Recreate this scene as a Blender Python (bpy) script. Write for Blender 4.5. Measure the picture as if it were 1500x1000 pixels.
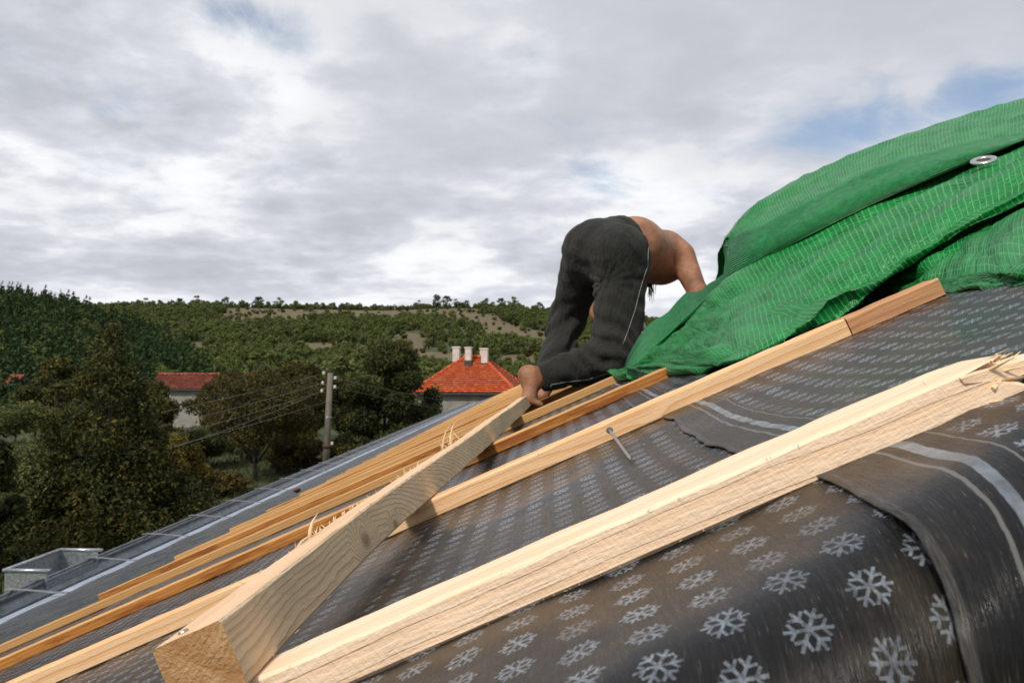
import bpy, bmesh, math, random
import numpy as np
from mathutils import Vector, Matrix, noise as mnoise

for o in list(bpy.data.objects):
    bpy.data.objects.remove(o)
S = bpy.context.scene
C = S.collection
R = math.radians
ZC = 6.0                                  # camera height above the garden
F = 1216.0                                # focal length for a 1500 px wide frame

# ---------------------------------------------------------------- camera
cd = bpy.data.cameras.new('camera'); cam = bpy.data.objects.new('camera', cd); C.objects.link(cam)
cd.sensor_width = 36; cd.lens = F / 1500 * 36; cd.clip_start = 0.02; cd.clip_end = 20000
HEAD = R(2.59); PITCH = R(1.885)
cam.location = (0, 0, ZC); cam.rotation_euler = (R(90) + PITCH, 0, HEAD)
cd.dof.use_dof = True; cd.dof.focus_distance = .85; cd.dof.aperture_fstop = 22
S.camera = cam
CR = Vector((math.cos(HEAD), math.sin(HEAD), 0))
CF = Vector((-math.sin(HEAD) * math.cos(PITCH), math.cos(HEAD) * math.cos(PITCH), math.sin(PITCH)))
CU = CR.cross(CF)

def ray(px, py):
    return CR * ((px - 750) / F) - CU * ((py - 500) / F) + CF
def P(px, py, Y):                         # a point of the place seen along that ray at distance Y down the eave
    d = ray(px, py); return Vector((0, 0, ZC)) + d * (Y / d.y)

# ---------------------------------------------------------------- world and sun
SUN_AZ, SUN_EL = R(209), R(45)            # compass-like: from +Y clockwise; the sun stands behind the camera, to the left
w = bpy.data.worlds.new('World'); S.world = w; w.use_nodes = True
nt = w.node_tree; N = nt.nodes; L = nt.links; N.clear()

class G:                                   # small node-graph helper
    def __init__(s, tree): s.t = tree; s.n = tree.nodes; s.l = tree.links
    def new(s, kind, **kw):
        nd = s.n.new(kind)
        for k, v in kw.items(): setattr(nd, k, v)
        return nd
    def put(s, sock, v):
        if v is None: return
        if isinstance(v, bpy.types.NodeSocket): s.l.new(v, sock)
        else: sock.default_value = v
    def m(s, op, a, b=None, c=None, clamp=False):
        nd = s.new('ShaderNodeMath', operation=op, use_clamp=clamp)
        for i, v in enumerate((a, b, c)):
            if v is not None: s.put(nd.inputs[i], v)
        return nd.outputs[0]
    def vm(s, op, a, b=None, scale=None):
        nd = s.new('ShaderNodeVectorMath', operation=op)
        s.put(nd.inputs[0], a)
        if b is not None: s.put(nd.inputs[1], b)
        if scale is not None: s.put(nd.inputs[3], scale)
        return nd.outputs[1] if op in ('LENGTH', 'DOT_PRODUCT', 'DISTANCE') else nd.outputs[0]
    def sep(s, v):
        nd = s.new('ShaderNodeSeparateXYZ'); s.put(nd.inputs[0], v); return nd.outputs
    def comb(s, x=0., y=0., z=0.):
        nd = s.new('ShaderNodeCombineXYZ'); s.put(nd.inputs[0], x); s.put(nd.inputs[1], y); s.put(nd.inputs[2], z); return nd.outputs[0]
    def noise(s, v, scale=5., detail=4., rough=.5, dist=0., dim='3D', col=False):
        nd = s.new('ShaderNodeTexNoise', noise_dimensions=dim)
        s.put(nd.inputs['Vector'], v); s.put(nd.inputs['Scale'], scale); s.put(nd.inputs['Detail'], detail)
        s.put(nd.inputs['Roughness'], rough); s.put(nd.inputs['Distortion'], dist)
        return nd.outputs[1 if col else 0]
    def smooth(s, x, a, b):
        nd = s.new('ShaderNodeMapRange', interpolation_type='SMOOTHSTEP')
        s.put(nd.inputs[0], x); s.put(nd.inputs[1], a); s.put(nd.inputs[2], b); return nd.outputs[0]
    def lin(s, x, a, b, c, d):
        nd = s.new('ShaderNodeMapRange'); s.put(nd.inputs[0], x)
        for i, v in enumerate((a, b, c, d)): s.put(nd.inputs[i + 1], v)
        return nd.outputs[0]
    def mix(s, f, a, b, mode='MIX'):
        nd = s.new('ShaderNodeMix', data_type='RGBA', blend_type=mode)
        s.put(nd.inputs[0], f)
        s.put(nd.inputs[6], a if isinstance(a, bpy.types.NodeSocket) else (*a[:3], 1))
        s.put(nd.inputs[7], b if isinstance(b, bpy.types.NodeSocket) else (*b[:3], 1))
        return nd.outputs[2]
    def ramp(s, x, stops):
        nd = s.new('ShaderNodeValToRGB'); el = nd.color_ramp.elements
        while len(el) < len(stops): el.new(.5)
        for e, (p, c) in zip(el, stops): e.position = p; e.color = (*c[:3], 1)
        s.put(nd.inputs[0], x); return nd.outputs[0]
    def bump(s, h, strength=.3, dist=.01, normal=None):
        nd = s.new('ShaderNodeBump'); s.put(nd.inputs['Height'], h)
        s.put(nd.inputs['Strength'], strength); s.put(nd.inputs['Distance'], dist)
        if normal is not None: s.put(nd.inputs['Normal'], normal)
        return nd.outputs[0]

g = G(nt)
sky = g.new('ShaderNodeTexSky', sky_type='NISHITA', sun_disc=False)
sky.sun_elevation = SUN_EL; sky.sun_rotation = SUN_AZ; sky.altitude = 400; sky.air_density = 1.0; sky.dust_density = .6
skyc = g.vm('SCALE', sky.outputs[0], scale=.10)
tc = g.new('ShaderNodeTexCoord').outputs['Generated']
sx = g.sep(tc)
zz = g.m('ADD', g.m('MAXIMUM', sx[2], 0.), .17)
pl = g.comb(g.m('DIVIDE', sx[0], zz), g.m('DIVIDE', sx[1], zz), 0.)
pls = g.vm('MULTIPLY', pl, (1., 1., 1.))
big = g.noise(g.vm('ADD', pls, (3.1, 7.7, 0)), .8, 6, .5, .2)
mid = g.noise(g.vm('ADD', pls, (11.3, 2.2, 4)), 1.25, 7, .5, .2)
fine = g.noise(g.vm('ADD', pls, (1.3, 21.2, 2)), 6.5, 6, .55, .15)
mx = g.m('ADD', g.m('MULTIPLY', mid, .74), g.m('MULTIPLY', fine, .26))
cl = g.ramp(mx, [(.28, (.41, .43, .485)), (.42, (.53, .55, .605)), (.50, (.68, .70, .755)), (.56, (.90, .91, .94)), (.65, (1.0, 1.0, 1.0))])
deck = g.m('MULTIPLY', g.smooth(big, .36, .58), g.smooth(sx[2], .10, .30))             # a thin grey veil over part of the deck
cl = g.mix(g.m('MULTIPLY', deck, .75), cl, (.54, .56, .615))
lowh = g.smooth(sx[2], .14, .0)
cl = g.mix(g.m('MULTIPLY', lowh, .6), cl, (.80, .83, .88))
def hole(px, py, rad, amp, stretch=2.2):   # a gap between the clouds in one direction of the sky
    d = ray(px, py).normalized()
    az = math.atan2(d.x, d.y); el = math.asin(d.z)
    a = g.m('ARCTAN2', sx[0], sx[1]); e = g.m('ARCSINE', sx[2])
    da = g.m('DIVIDE', g.m('SUBTRACT', a, az), stretch); de = g.m('SUBTRACT', e, el)
    q = g.m('SQRT', g.m('ADD', g.m('MULTIPLY', da, da), g.m('MULTIPLY', de, de)))
    return g.m('MULTIPLY', g.smooth(q, rad, 0.), amp)
gaps = g.m('ADD', g.m('ADD', hole(1300, 175, R(4.2), .27, 2.6), hole(1180, 200, R(3.0), .17, 3.4)),
           g.m('ADD', g.m('ADD', hole(385, 42, R(3.2), .19, 1.6), hole(310, 8, R(2.5), .16, 1.5)), g.m('ADD', hole(890, 262, R(2.2), .12, 4.5), hole(1490, 118, R(3), .24, 2))))
gn = g.noise(g.vm('ADD', pls, (5.5, 9.2, 7)), 2.6, 7, .58, .6)
cov = g.m('SUBTRACT', g.m('ADD', g.m('MULTIPLY', big, .35), g.m('MULTIPLY', gn, .65)), gaps)
mask = g.smooth(cov, .15, .44)
mask = g.m('MAXIMUM', mask, g.m('MULTIPLY', lowh, .85))
blue = g.mix(.22, skyc, (.62, .72, .88))
col = g.mix(mask, blue, cl)
bg = g.new('ShaderNodeBackground'); g.put(bg.inputs[0], col); bg.inputs[1].default_value = 1.0
wo = g.new('ShaderNodeOutputWorld'); L.new(bg.outputs[0], wo.inputs[0])

sd = bpy.data.lights.new('sun', 'SUN'); sd.energy = 3.1; sd.angle = R(5); sd.color = (1, .94, .84)
sun = bpy.data.objects.new('sun', sd); C.objects.link(sun)
sv = Vector((math.sin(SUN_AZ) * math.cos(SUN_EL), math.cos(SUN_AZ) * math.cos(SUN_EL), math.sin(SUN_EL)))
sun.rotation_euler = sv.to_track_quat('Z', 'Y').to_euler(); sun.location = (0, 0, 30)

S.view_settings.view_transform = 'Standard'; S.view_settings.look = 'None'
S.view_settings.exposure = 0.08; S.view_settings.gamma = 1

# ---------------------------------------------------------------- helpers
def tag(o, label=None, cat=None, group=None, kind=None):
    if label: o['label'] = label
    if cat: o['category'] = cat
    if group: o['group'] = group
    if kind: o['kind'] = kind
    return o
def empty(name, loc=(0, 0, 0)):
    o = bpy.data.objects.new(name, None); C.objects.link(o); o.location = loc; o.empty_display_size = .1
    return o
def link(name, me, mats, parent=None):
    o = bpy.data.objects.new(name, me); C.objects.link(o)
    if mats is not None and not me.materials:
        for m_ in (mats if isinstance(mats, (list, tuple)) else [mats]): me.materials.append(m_)
    if parent is not None:
        o.parent = parent
        if parent.type == 'EMPTY' and parent.parent is None: o.matrix_parent_inverse = Matrix.Translation(-Vector(parent.location))
        else: o.matrix_parent_inverse = Matrix.Identity(4)
    return o
def mesh(name, v, f, smooth=False, uv=None):
    me = bpy.data.meshes.new(name)
    me.from_pydata([tuple(map(float, p)) for p in v], [], [tuple(map(int, q)) for q in f])
    if smooth: me.polygons.foreach_set('use_smooth', [True] * len(me.polygons))
    if uv is not None:
        lay = me.uv_layers.new(name='UVMap'); idx = np.empty(len(me.loops), dtype=np.int32)
        me.loops.foreach_get('vertex_index', idx); lay.data.foreach_set('uv', np.asarray(uv, dtype=np.float32)[idx].ravel())
    me.update(); return me
def fast_quads(name, v, nq, smooth=False):  # v: (nq*4,3)
    me = bpy.data.meshes.new(name)
    me.vertices.add(nq * 4); me.vertices.foreach_set('co', np.asarray(v, dtype=np.float32).ravel())
    me.loops.add(nq * 4); me.loops.foreach_set('vertex_index', np.arange(nq * 4, dtype=np.int32))
    me.polygons.add(nq); me.polygons.foreach_set('loop_start', np.arange(0, nq * 4, 4, dtype=np.int32))
    if smooth: me.polygons.foreach_set('use_smooth', np.ones(nq, dtype=bool))
    me.update(calc_edges=True); return me
def grid_faces(nr, nc):
    return [(i * nc + j, i * nc + j + 1, (i + 1) * nc + j + 1, (i + 1) * nc + j) for i in range(nr - 1) for j in range(nc - 1)]
def box_vf(x0, x1, y0, y1, z0, z1):
    v = [(x, y, z) for z in (z0, z1) for y in (y0, y1) for x in (x0, x1)]
    f = [(0, 2, 3, 1), (4, 5, 7, 6), (0, 1, 5, 4), (2, 6, 7, 3), (0, 4, 6, 2), (1, 3, 7, 5)]
    return v, f
def box(name, a, b, mat, parent=None, bev=0):
    v, f = box_vf(a[0], b[0], a[1], b[1], a[2], b[2]); me = mesh(name, v, f)
    if bev:
        bm = bmesh.new(); bm.from_mesh(me); bmesh.ops.bevel(bm, geom=bm.edges[:], offset=bev, segments=2, affect='EDGES'); bm.to_mesh(me); bm.free()
    return link(name, me, mat, parent)
def tube_vf(pts, rad, n=8, cap=True):
    pts = [Vector(p) for p in pts]; v = []; f = []
    if not isinstance(rad, (list, tuple)): rad = [rad] * len(pts)
    up = Vector((0, 0, 1)); prev = None
    for i, p in enumerate(pts):
        t = (pts[min(i + 1, len(pts) - 1)] - pts[max(i - 1, 0)]).normalized()
        a = prev - t * prev.dot(t) if prev is not None else (t.cross(up) if abs(t.z) < .95 else t.cross(Vector((1, 0, 0))))
        a = a.normalized(); prev = a; b = t.cross(a)
        for k in range(n):
            th = 2 * math.pi * k / n; v.append(p + (a * math.cos(th) + b * math.sin(th)) * rad[i])
    for i in range(len(pts) - 1):
        for k in range(n):
            k2 = (k + 1) % n; f.append((i * n + k, i * n + k2, (i + 1) * n + k2, (i + 1) * n + k))
    if cap:
        f.append(tuple(range(n - 1, -1, -1))); f.append(tuple((len(pts) - 1) * n + k for k in range(n)))
    return v, f
def tube(name, pts, rad, mat, parent=None, n=8):
    v, f = tube_vf(pts, rad, n); return link(name, mesh(name, v, f, True), mat, parent)
def merge(list_vf):
    V = []; FF = []
    for v, f in list_vf:
        b = len(V); V += [tuple(p) for p in v]; FF += [tuple(i + b for i in q) for q in f]
    return V, FF
def vnoise(x, y=0., z=0.): return mnoise.noise(Vector((x, y, z)))
def sm(x, a, b):
    t = min(1, max(0, (x - a) / (b - a))); return t * t * (3 - 2 * t)

# ---------------------------------------------------------------- materials
def mat(name):
    m_ = bpy.data.materials.new(name); m_.use_nodes = True
    gg = G(m_.node_tree); gg.b = m_.node_tree.nodes['Principled BSDF']; gg.mat = m_; return gg
def plain(name, c, rough=.6, metal=0., var=.15, scale=8., bump=0.):
    gg = mat(name); oc = gg.new('ShaderNodeTexCoord').outputs['Object']
    n = gg.noise(oc, scale, 5, .6)
    c2 = tuple(x * (1 - var) for x in c); c3 = tuple(min(1, x * (1 + var)) for x in c)
    gg.put(gg.b.inputs['Base Color'], gg.ramp(n, [(.3, c2), (.7, c3)]))
    gg.b.inputs['Roughness'].default_value = rough; gg.b.inputs['Metallic'].default_value = metal
    if bump: gg.put(gg.b.inputs['Normal'], gg.bump(n, bump, .01))
    return gg.mat

def wood(name, light, dark, ringf=130., knots=(), stain=None, fuzz=.5, off=(0.02, -0.03), grey=0., ringk=.7, wobk=.03):
    """sawn softwood, grain along local X, annual rings about an axis outside the piece"""
    gg = mat(name); oc = gg.new('ShaderNodeTexCoord').outputs['Object']
    rnd = gg.new('ShaderNodeObjectInfo').outputs['Random']
    sh = gg.comb(gg.m('MULTIPLY', rnd, 37.), gg.m('MULTIPLY', rnd, .021), gg.m('MULTIPLY', rnd, -.017))
    p = gg.vm('ADD', oc, sh); px = gg.sep(p)
    wob = gg.noise(gg.comb(gg.m('MULTIPLY', px[0], 3.2), gg.m('MULTIPLY', px[1], 12.), gg.m('MULTIPLY', px[2], 12.)), 1., 3, .5, col=True)
    wv = gg.vm('SCALE', gg.vm('SUBTRACT', wob, (.5, .5, .5)), scale=wobk)
    w2 = gg.sep(wv)
    yy = gg.m('ADD', gg.m('SUBTRACT', px[1], off[0]), w2[1]); zz_ = gg.m('ADD', gg.m('SUBTRACT', px[2], off[1]), w2[2])
    r = gg.m('SQRT', gg.m('ADD', gg.m('MULTIPLY', yy, yy), gg.m('MULTIPLY', zz_, zz_)))
    kn = None
    ox = gg.sep(oc)
    for (kx, ky, kz, kr) in knots:
        d = gg.vm('LENGTH', gg.vm('MULTIPLY', gg.vm('SUBTRACT', oc, (kx, ky, kz)), (.55, 1., 1.)))
        r = gg.m('ADD', r, gg.m('MULTIPLY', gg.smooth(d, kr * 2.6, 0.), kr * 1.1))
        k1 = gg.smooth(d, kr * 1.05, kr * .45)
        kn = k1 if kn is None else gg.m('MAXIMUM', kn, k1)
    saw = gg.m('FRACT', gg.m('MULTIPLY', r, ringf))
    ringm = gg.m('MULTIPLY', gg.smooth(saw, .35, .93), gg.smooth(saw, 1., .94))
    fib = gg.noise(gg.comb(gg.m('MULTIPLY', px[0], 9.), gg.m('MULTIPLY', px[1], 420.), gg.m('MULTIPLY', px[2], 420.)), 1., 4, .6)
    sawm = gg.noise(gg.comb(gg.m('ADD', gg.m('MULTIPLY', px[0], 330.), gg.m('MULTIPLY', px[2], 130.)), gg.m('MULTIPLY', px[1], 14.), gg.m('MULTIPLY', px[2], 14.)), 1., 2, .5)
    spk = gg.noise(gg.comb(gg.m('MULTIPLY', px[0], 160.), gg.m('MULTIPLY', px[1], 420.), gg.m('MULTIPLY', px[2], 420.)), 1., 3, .6)
    blo = gg.noise(gg.comb(gg.m('MULTIPLY', px[0], 2.2), gg.m('MULTIPLY', px[1], 9.), gg.m('MULTIPLY', px[2], 9.)), 1.3, 3, .5)
    c = gg.mix(gg.m('MULTIPLY', ringm, ringk), light, dark)
    c = gg.mix(gg.m('MULTIPLY', gg.smooth(fib, .50, .72), .6), c, dark)
    c = gg.mix(gg.m('MULTIPLY', gg.smooth(spk, .5, .8), .30), c, tuple(x * .72 for x in light))
    c = gg.mix(gg.m('MULTIPLY', gg.smooth(blo, .45, .75), .35), c, tuple(a * .55 + b * .45 for a, b in zip(light, dark)))
    if stain:
        st = gg.noise(gg.comb(gg.m('MULTIPLY', px[0], 7.), gg.m('MULTIPLY', px[1], 60.), gg.m('MULTIPLY', px[2], 60.)), 1., 5, .65)
        c = gg.mix(gg.smooth(st, .42, .62), c, stain)
    if grey: 
        gr = gg.noise(gg.comb(gg.m('MULTIPLY', px[0], 3.), gg.m('MULTIPLY', px[1], 25.), gg.m('MULTIPLY', px[2], 25.)), 1., 4, .6)
        c = gg.mix(gg.m('MULTIPLY', gg.smooth(gr, .35, .7), grey), c, (.30, .25, .19))
    if kn is not None: c = gg.mix(gg.m('MULTIPLY', kn, .8), c, tuple(x * .5 for x in dark))
    gg.put(gg.b.inputs['Base Color'], c)
    gg.b.inputs['Roughness'].default_value = .72; gg.b.inputs['Specular IOR Level'].default_value = .25
    h = gg.m('ADD', gg.m('MULTIPLY', fib, .5), gg.m('ADD', gg.m('MULTIPLY', spk, .55), gg.m('ADD', gg.m('MULTIPLY', sawm, .5), gg.m('MULTIPLY', ringm, -.25))))
    gg.put(gg.b.inputs['Normal'], gg.bump(h, fuzz, .0016))
    return gg.mat

PINE_L, PINE_D = (.62, .36, .15), (.42, .18, .048)
M = {}
M['pine_near'] = wood('pine_near', (.88, .665, .475), (.76, .45, .25), 85, off=(.012, -.060), fuzz=.8, ringk=.34, wobk=.022)
M['pine_knot'] = wood('pine_knot', (.80, .535, .31), (.64, .30, .10), 95, ringk=.6, knots=[(.155, -.020, .004, .012)], off=(.04, -.03))
M['pine'] = wood('pine', PINE_L, PINE_D, 110)
M['pine_tan'] = wood('pine_tan', (.54, .31, .125), (.36, .165, .05), 130)
M['pine_wet'] = wood('pine_wet', (.50, .22, .055), (.30, .105, .02), 120, stain=(.26, .085, .018))
M['pine_red'] = wood('pine_red', (.56, .31, .15), (.40, .17, .07), 90, stain=(.44, .21, .105))
M['beam'] = wood('beam', (.74, .57, .37), (.52, .34, .17), 520, ringk=.7, wobk=.005, knots=[(.345, .024, -.006, .013), (.47, .024, -.016, .008)], off=(-.09, -.05), grey=.35, fuzz=.9)
M['beam_top'] = wood('beam_top', (.78, .53, .34), (.58, .36, .20), 160, ringk=.35, wobk=.02, off=(.0, -.12), fuzz=1.0)

gg = mat('end_grain'); oc = gg.new('ShaderNodeTexCoord').outputs['Object']
rr = gg.sep(oc); rd = gg.m('SQRT', gg.m('ADD', gg.m('POWER', gg.m('ADD', rr[1], .02), 2.), gg.m('POWER', gg.m('SUBTRACT', rr[2], .05), 2.)))
rd = gg.m('ADD', rd, gg.m('MULTIPLY', gg.noise(oc, 60, 3), .004))
n1 = gg.noise(oc, 420, 4, .7); n2 = gg.noise(oc, 55, 5, .65)
c = gg.ramp(n2, [(.25, (.32, .155, .05)), (.5, (.47, .26, .11)), (.75, (.62, .40, .21))])
c = gg.mix(gg.m('MULTIPLY', gg.smooth(gg.m('FRACT', gg.m('MULTIPLY', rd, 240.)), .4, .9), .28), c, (.30, .14, .04))
c = gg.mix(gg.m('MULTIPLY', gg.smooth(n1, .5, .75), .5), c, (.62, .40, .22))
gg.put(gg.b.inputs['Base Color'], c); gg.b.inputs['Roughness'].default_value = .9
gg.put(gg.b.inputs['Normal'], gg.bump(gg.m('ADD', n1, gg.m('MULTIPLY', n2, 1.5)), .9, .0022)); M['end_grain'] = gg.mat

# roofing membrane with printed snowflakes; UV in metres: u up the slope from the sheet's lower edge, v along the sheet
gg = mat('membrane'); uv = gg.new('ShaderNodeUVMap', uv_map='UVMap').outputs[0]; us = gg.sep(uv)
PIT = .0318; RAD = .0109
cu = gg.m('DIVIDE', us[0], PIT); colf = gg.m('FLOOR', cu)
odd = gg.m('MODULO', colf, 2.)
cv = gg.m('ADD', gg.m('DIVIDE', us[1], PIT), gg.m('MULTIPLY', gg.m('ABSOLUTE', odd), .5))
fx = gg.m('MULTIPLY', gg.m('SUBTRACT', gg.m('SUBTRACT', cu, colf), .5), PIT / RAD)
fy = gg.m('MULTIPLY', gg.m('SUBTRACT', gg.m('FRACT', cv), .5), PIT / RAD)
ang = gg.m('ADD', gg.m('ARCTAN2', fy, fx), math.pi * 2 + math.pi / 6)
a = gg.m('SUBTRACT', gg.m('MODULO', ang, math.pi / 3), math.pi / 6); a = gg.m('ABSOLUTE', a)
r = gg.m('SQRT', gg.m('ADD', gg.m('MULTIPLY', fx, fx), gg.m('MULTIPLY', fy, fy)))
jit = gg.noise(uv, 900, 2); 
X_ = gg.m('MULTIPLY', r, gg.m('COSINE', a)); Y_ = gg.m('MULTIPLY', r, gg.m('SINE', a))
Yj = gg.m('ADD', Y_, gg.m('MULTIPLY', gg.m('SUBTRACT', jit, .5), .10))
arm = gg.m('MULTIPLY', gg.smooth(Yj, .10, .055), gg.smooth(X_, 1.02, .97))
ca, sa = math.cos(R(56)), math.sin(R(56))
qx = gg.m('SUBTRACT', X_, .52)
al = gg.m('ADD', gg.m('MULTIPLY', qx, ca), gg.m('MULTIPLY', Yj, sa))
pe = gg.m('ABSOLUTE', gg.m('SUBTRACT', gg.m('MULTIPLY', qx, sa), gg.m('MULTIPLY', Yj, ca)))
br = gg.m('MULTIPLY', gg.smooth(pe, .09, .05), gg.m('MULTIPLY', gg.smooth(al, .46, .41), gg.smooth(al, -.06, .0)))
flake = gg.m('MAXIMUM', arm, br)
flake = gg.m('MULTIPLY', flake, gg.smooth(us[0], .072, .075))
wear = gg.noise(uv, 260, 5, .7); wearl = gg.noise(uv, 22, 5, .65)
str_ = gg.noise(gg.comb(gg.m('MULTIPLY', us[0], 420.), gg.m('MULTIPLY', us[1], 26.), 0.), 1., 5, .65)
stx = gg.noise(gg.comb(gg.m('MULTIPLY', us[0], 1500.), gg.m('MULTIPLY', us[1], 90.), 0.), 1., 3, .6)
flake = gg.m('MULTIPLY', flake, gg.lin(wear, .38, .58, .35, 1.))
flake = gg.m('MULTIPLY', gg.m('MULTIPLY', flake, gg.lin(stx, .3, .6, .6, 1.)), gg.lin(wearl, .36, .58, .45, 1.))
dirt = gg.noise(uv, 5.5, 6, .62); fade = gg.noise(gg.vm('ADD', uv, (3.7, 1.9, 0.)), 4.2, 4, .6)
flake = gg.m('MULTIPLY', flake, gg.lin(fade, .36, .56, .45, 1.))
base = gg.ramp(str_, [(.30, (.004, .004, .0043)), (.55, (.008, .008, .0083)), (.75, (.024, .022, .020))])
base = gg.mix(gg.m('MULTIPLY', gg.smooth(dirt, .46, .68), .75), base, (.062, .047, .031))
scr = gg.m('MULTIPLY', gg.smooth(stx, .60, .74), gg.lin(dirt, .3, .65, .25, .95))
base = gg.mix(scr, base, (.16, .145, .125))
# pale printed stripe beside the lap and a thin line next to it
se = gg.m('ADD', us[0], gg.m('MULTIPLY', gg.m('SUBTRACT', gg.noise(uv, 30, 3), .5), .006))
stripe = gg.m('MULTIPLY', gg.smooth(se, .0455, .0465), gg.smooth(se, .0545, .0535))
stripe2 = gg.m('MULTIPLY', gg.smooth(se, .0355, .0365), gg.smooth(se, .039, .038))
stripe3 = gg.m('MULTIPLY', gg.smooth(se, .0675, .0681), gg.smooth(se, .0696, .069))
base = gg.mix(gg.m('MULTIPLY', gg.m('MULTIPLY', stripe, gg.lin(wearl, .35, .62, .25, 1.)), .8), base, (.30, .34, .39))
edge = gg.m('MULTIPLY', gg.smooth(se, .0070, .0045), gg.lin(stx, .35, .65, .1, 1.))
base = gg.mix(gg.m('MULTIPLY', edge, .6), base, (.105, .10, .092))
base = gg.mix(gg.m('MULTIPLY', gg.m('MAXIMUM', stripe2, stripe3), .45), base, (.26, .26, .25))
base = gg.mix(gg.m('MULTIPLY', flake, .88), base, (.34, .39, .46))
# sawdust specks and dark pin holes
vor = gg.new('ShaderNodeTexVoronoi'); gg.put(vor.inputs['Vector'], uv); vor.inputs['Scale'].default_value = 46.
spm = gg.m('MULTIPLY', gg.smooth(vor.outputs['Distance'], .075, .04), gg.smooth(gg.sep(vor.outputs['Color'])[0], .70, .72))
base = gg.mix(gg.m('MULTIPLY', spm, .8), base, (.55, .43, .28))
vo2 = gg.new('ShaderNodeTexVoronoi'); gg.put(vo2.inputs['Vector'], gg.vm('MULTIPLY', uv, (1., .55, 1.))); vo2.inputs['Scale'].default_value = 17.
dk = gg.m('MULTIPLY', gg.smooth(vo2.outputs['Distance'], .13, .07), gg.smooth(gg.sep(vo2.outputs['Color'])[1], .72, .74))
base = gg.mix(gg.m('MULTIPLY', dk, .9), base, (.004, .004, .004))
gg.put(gg.b.inputs['Base Color'], base)
gg.put(gg.b.inputs['Roughness'], gg.lin(gg.m('ADD', gg.m('MULTIPLY', str_, .35), gg.m('MULTIPLY', dirt, .75)), .40, .72, .14, .50))
gg.b.inputs['Specular IOR Level'].default_value = .27
wk = gg.noise(gg.comb(gg.m('MULTIPLY', us[0], 16.), gg.m('MULTIPLY', us[1], 9.), 0.), 1., 3, .5)
hh = gg.m('ADD', gg.m('MULTIPLY', str_, .35), gg.m('ADD', gg.m('MULTIPLY', stx, .25), gg.m('MULTIPLY', wk, 2.2)))
gg.put(gg.b.inputs['Normal'], gg.bump(hh, .8, .0026)); M['membrane'] = gg.mat

# woven green tarpaulin, UV in metres
gg = mat('tarpaulin'); uv = gg.new('ShaderNodeUVMap', uv_map='UVMap').outputs[0]; us = gg.sep(uv)
def grid_line(co, pitch, wdt):
    t = gg.m('FRACT', gg.m('DIVIDE', gg.m('ADD', co, gg.m('MULTIPLY', gg.noise(uv, 18, 2), .006)), pitch)); t = gg.m('ABSOLUTE', gg.m('SUBTRACT', t, .5))
    return gg.smooth(t, wdt, wdt * .4)
l1 = grid_line(us[0], .0102, .17); l2 = grid_line(us[1], .0102, .14)
weave = gg.m('MULTIPLY', gg.m('SINE', gg.m('MULTIPLY', us[0], 2600.)), gg.m('SINE', gg.m('MULTIPLY', us[1], 2600.)))
pat = gg.noise(uv, 16, 5, .65); dust = gg.noise(uv, 70, 5, .7)
c = gg.ramp(pat, [(.3, (.002, .11, .020)), (.5, (.005, .22, .042)), (.75, (.013, .34, .070))])
lines = gg.m('MULTIPLY', gg.m('MAXIMUM', l1, gg.m('MULTIPLY', l2, .55)), gg.lin(dust, .3, .65, .35, 1.))
c = gg.mix(gg.m('MULTIPLY', lines, .85), c, (.12, .60, .20))
c = gg.mix(gg.m('MULTIPLY', gg.smooth(gg.m('ADD', gg.m('MULTIPLY', dust, .6), gg.m('MULTIPLY', pat, .4)), .52, .70), .35), c, (.13, .42, .20))
gg.put(gg.b.inputs['Base Color'], c); gg.b.inputs['Roughness'].default_value = .30
cru = gg.new('ShaderNodeTexVoronoi', feature='DISTANCE_TO_EDGE'); gg.put(cru.inputs['Vector'], gg.vm('ADD', uv, gg.vm('SCALE', gg.noise(uv, 12, 3, col=True), scale=.06))); cru.inputs['Scale'].default_value = 15.
gg.b.inputs['Roughness'].default_value = .30
hh = gg.m('ADD', gg.m('MULTIPLY', lines, .35), gg.m('ADD', gg.m('MULTIPLY', dust, .4), gg.m('ADD', gg.m('MULTIPLY', gg.noise(uv, 26, 4, .6), 2.6), gg.m('MULTIPLY', gg.smooth(cru.outputs[0], 0., .25), .5))))
gg.put(gg.b.inputs['Normal'], gg.bump(hh, .9, .0045))
trl = gg.new('ShaderNodeBsdfTranslucent'); gg.put(trl.inputs[0], gg.mix(.5, c, (.02, .40, .08))); mxs = gg.new('ShaderNodeMixShader'); mxs.inputs[0].default_value = .28
gg.l.new(gg.b.outputs[0], mxs.inputs[1]); gg.l.new(trl.outputs[0], mxs.inputs[2]); gg.l.new(mxs.outputs[0], gg.n['Material Output'].inputs[0])
M['tarp'] = gg.mat
# hem of the same tarpaulin, doubled over: duller and finely ribbed
gg = mat('tarpaulin_hem'); uv = gg.new('ShaderNodeUVMap', uv_map='UVMap').outputs[0]; us = gg.sep(uv)
n = gg.noise(uv, 55, 5, .65); rib = gg.m('SINE', gg.m('MULTIPLY', us[1], 1500.))
c = gg.ramp(n, [(.3, (.006, .145, .038)), (.7, (.024, .29, .085))])
gg.put(gg.b.inputs['Base Color'], c); gg.b.inputs['Roughness'].default_value = .5
gg.put(gg.b.inputs['Normal'], gg.bump(gg.m('ADD', gg.m('MULTIPLY', rib, .3), gg.m('MULTIPLY', n, 3.)), 1., .004)); M['tarp_hem'] = gg.mat

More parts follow.
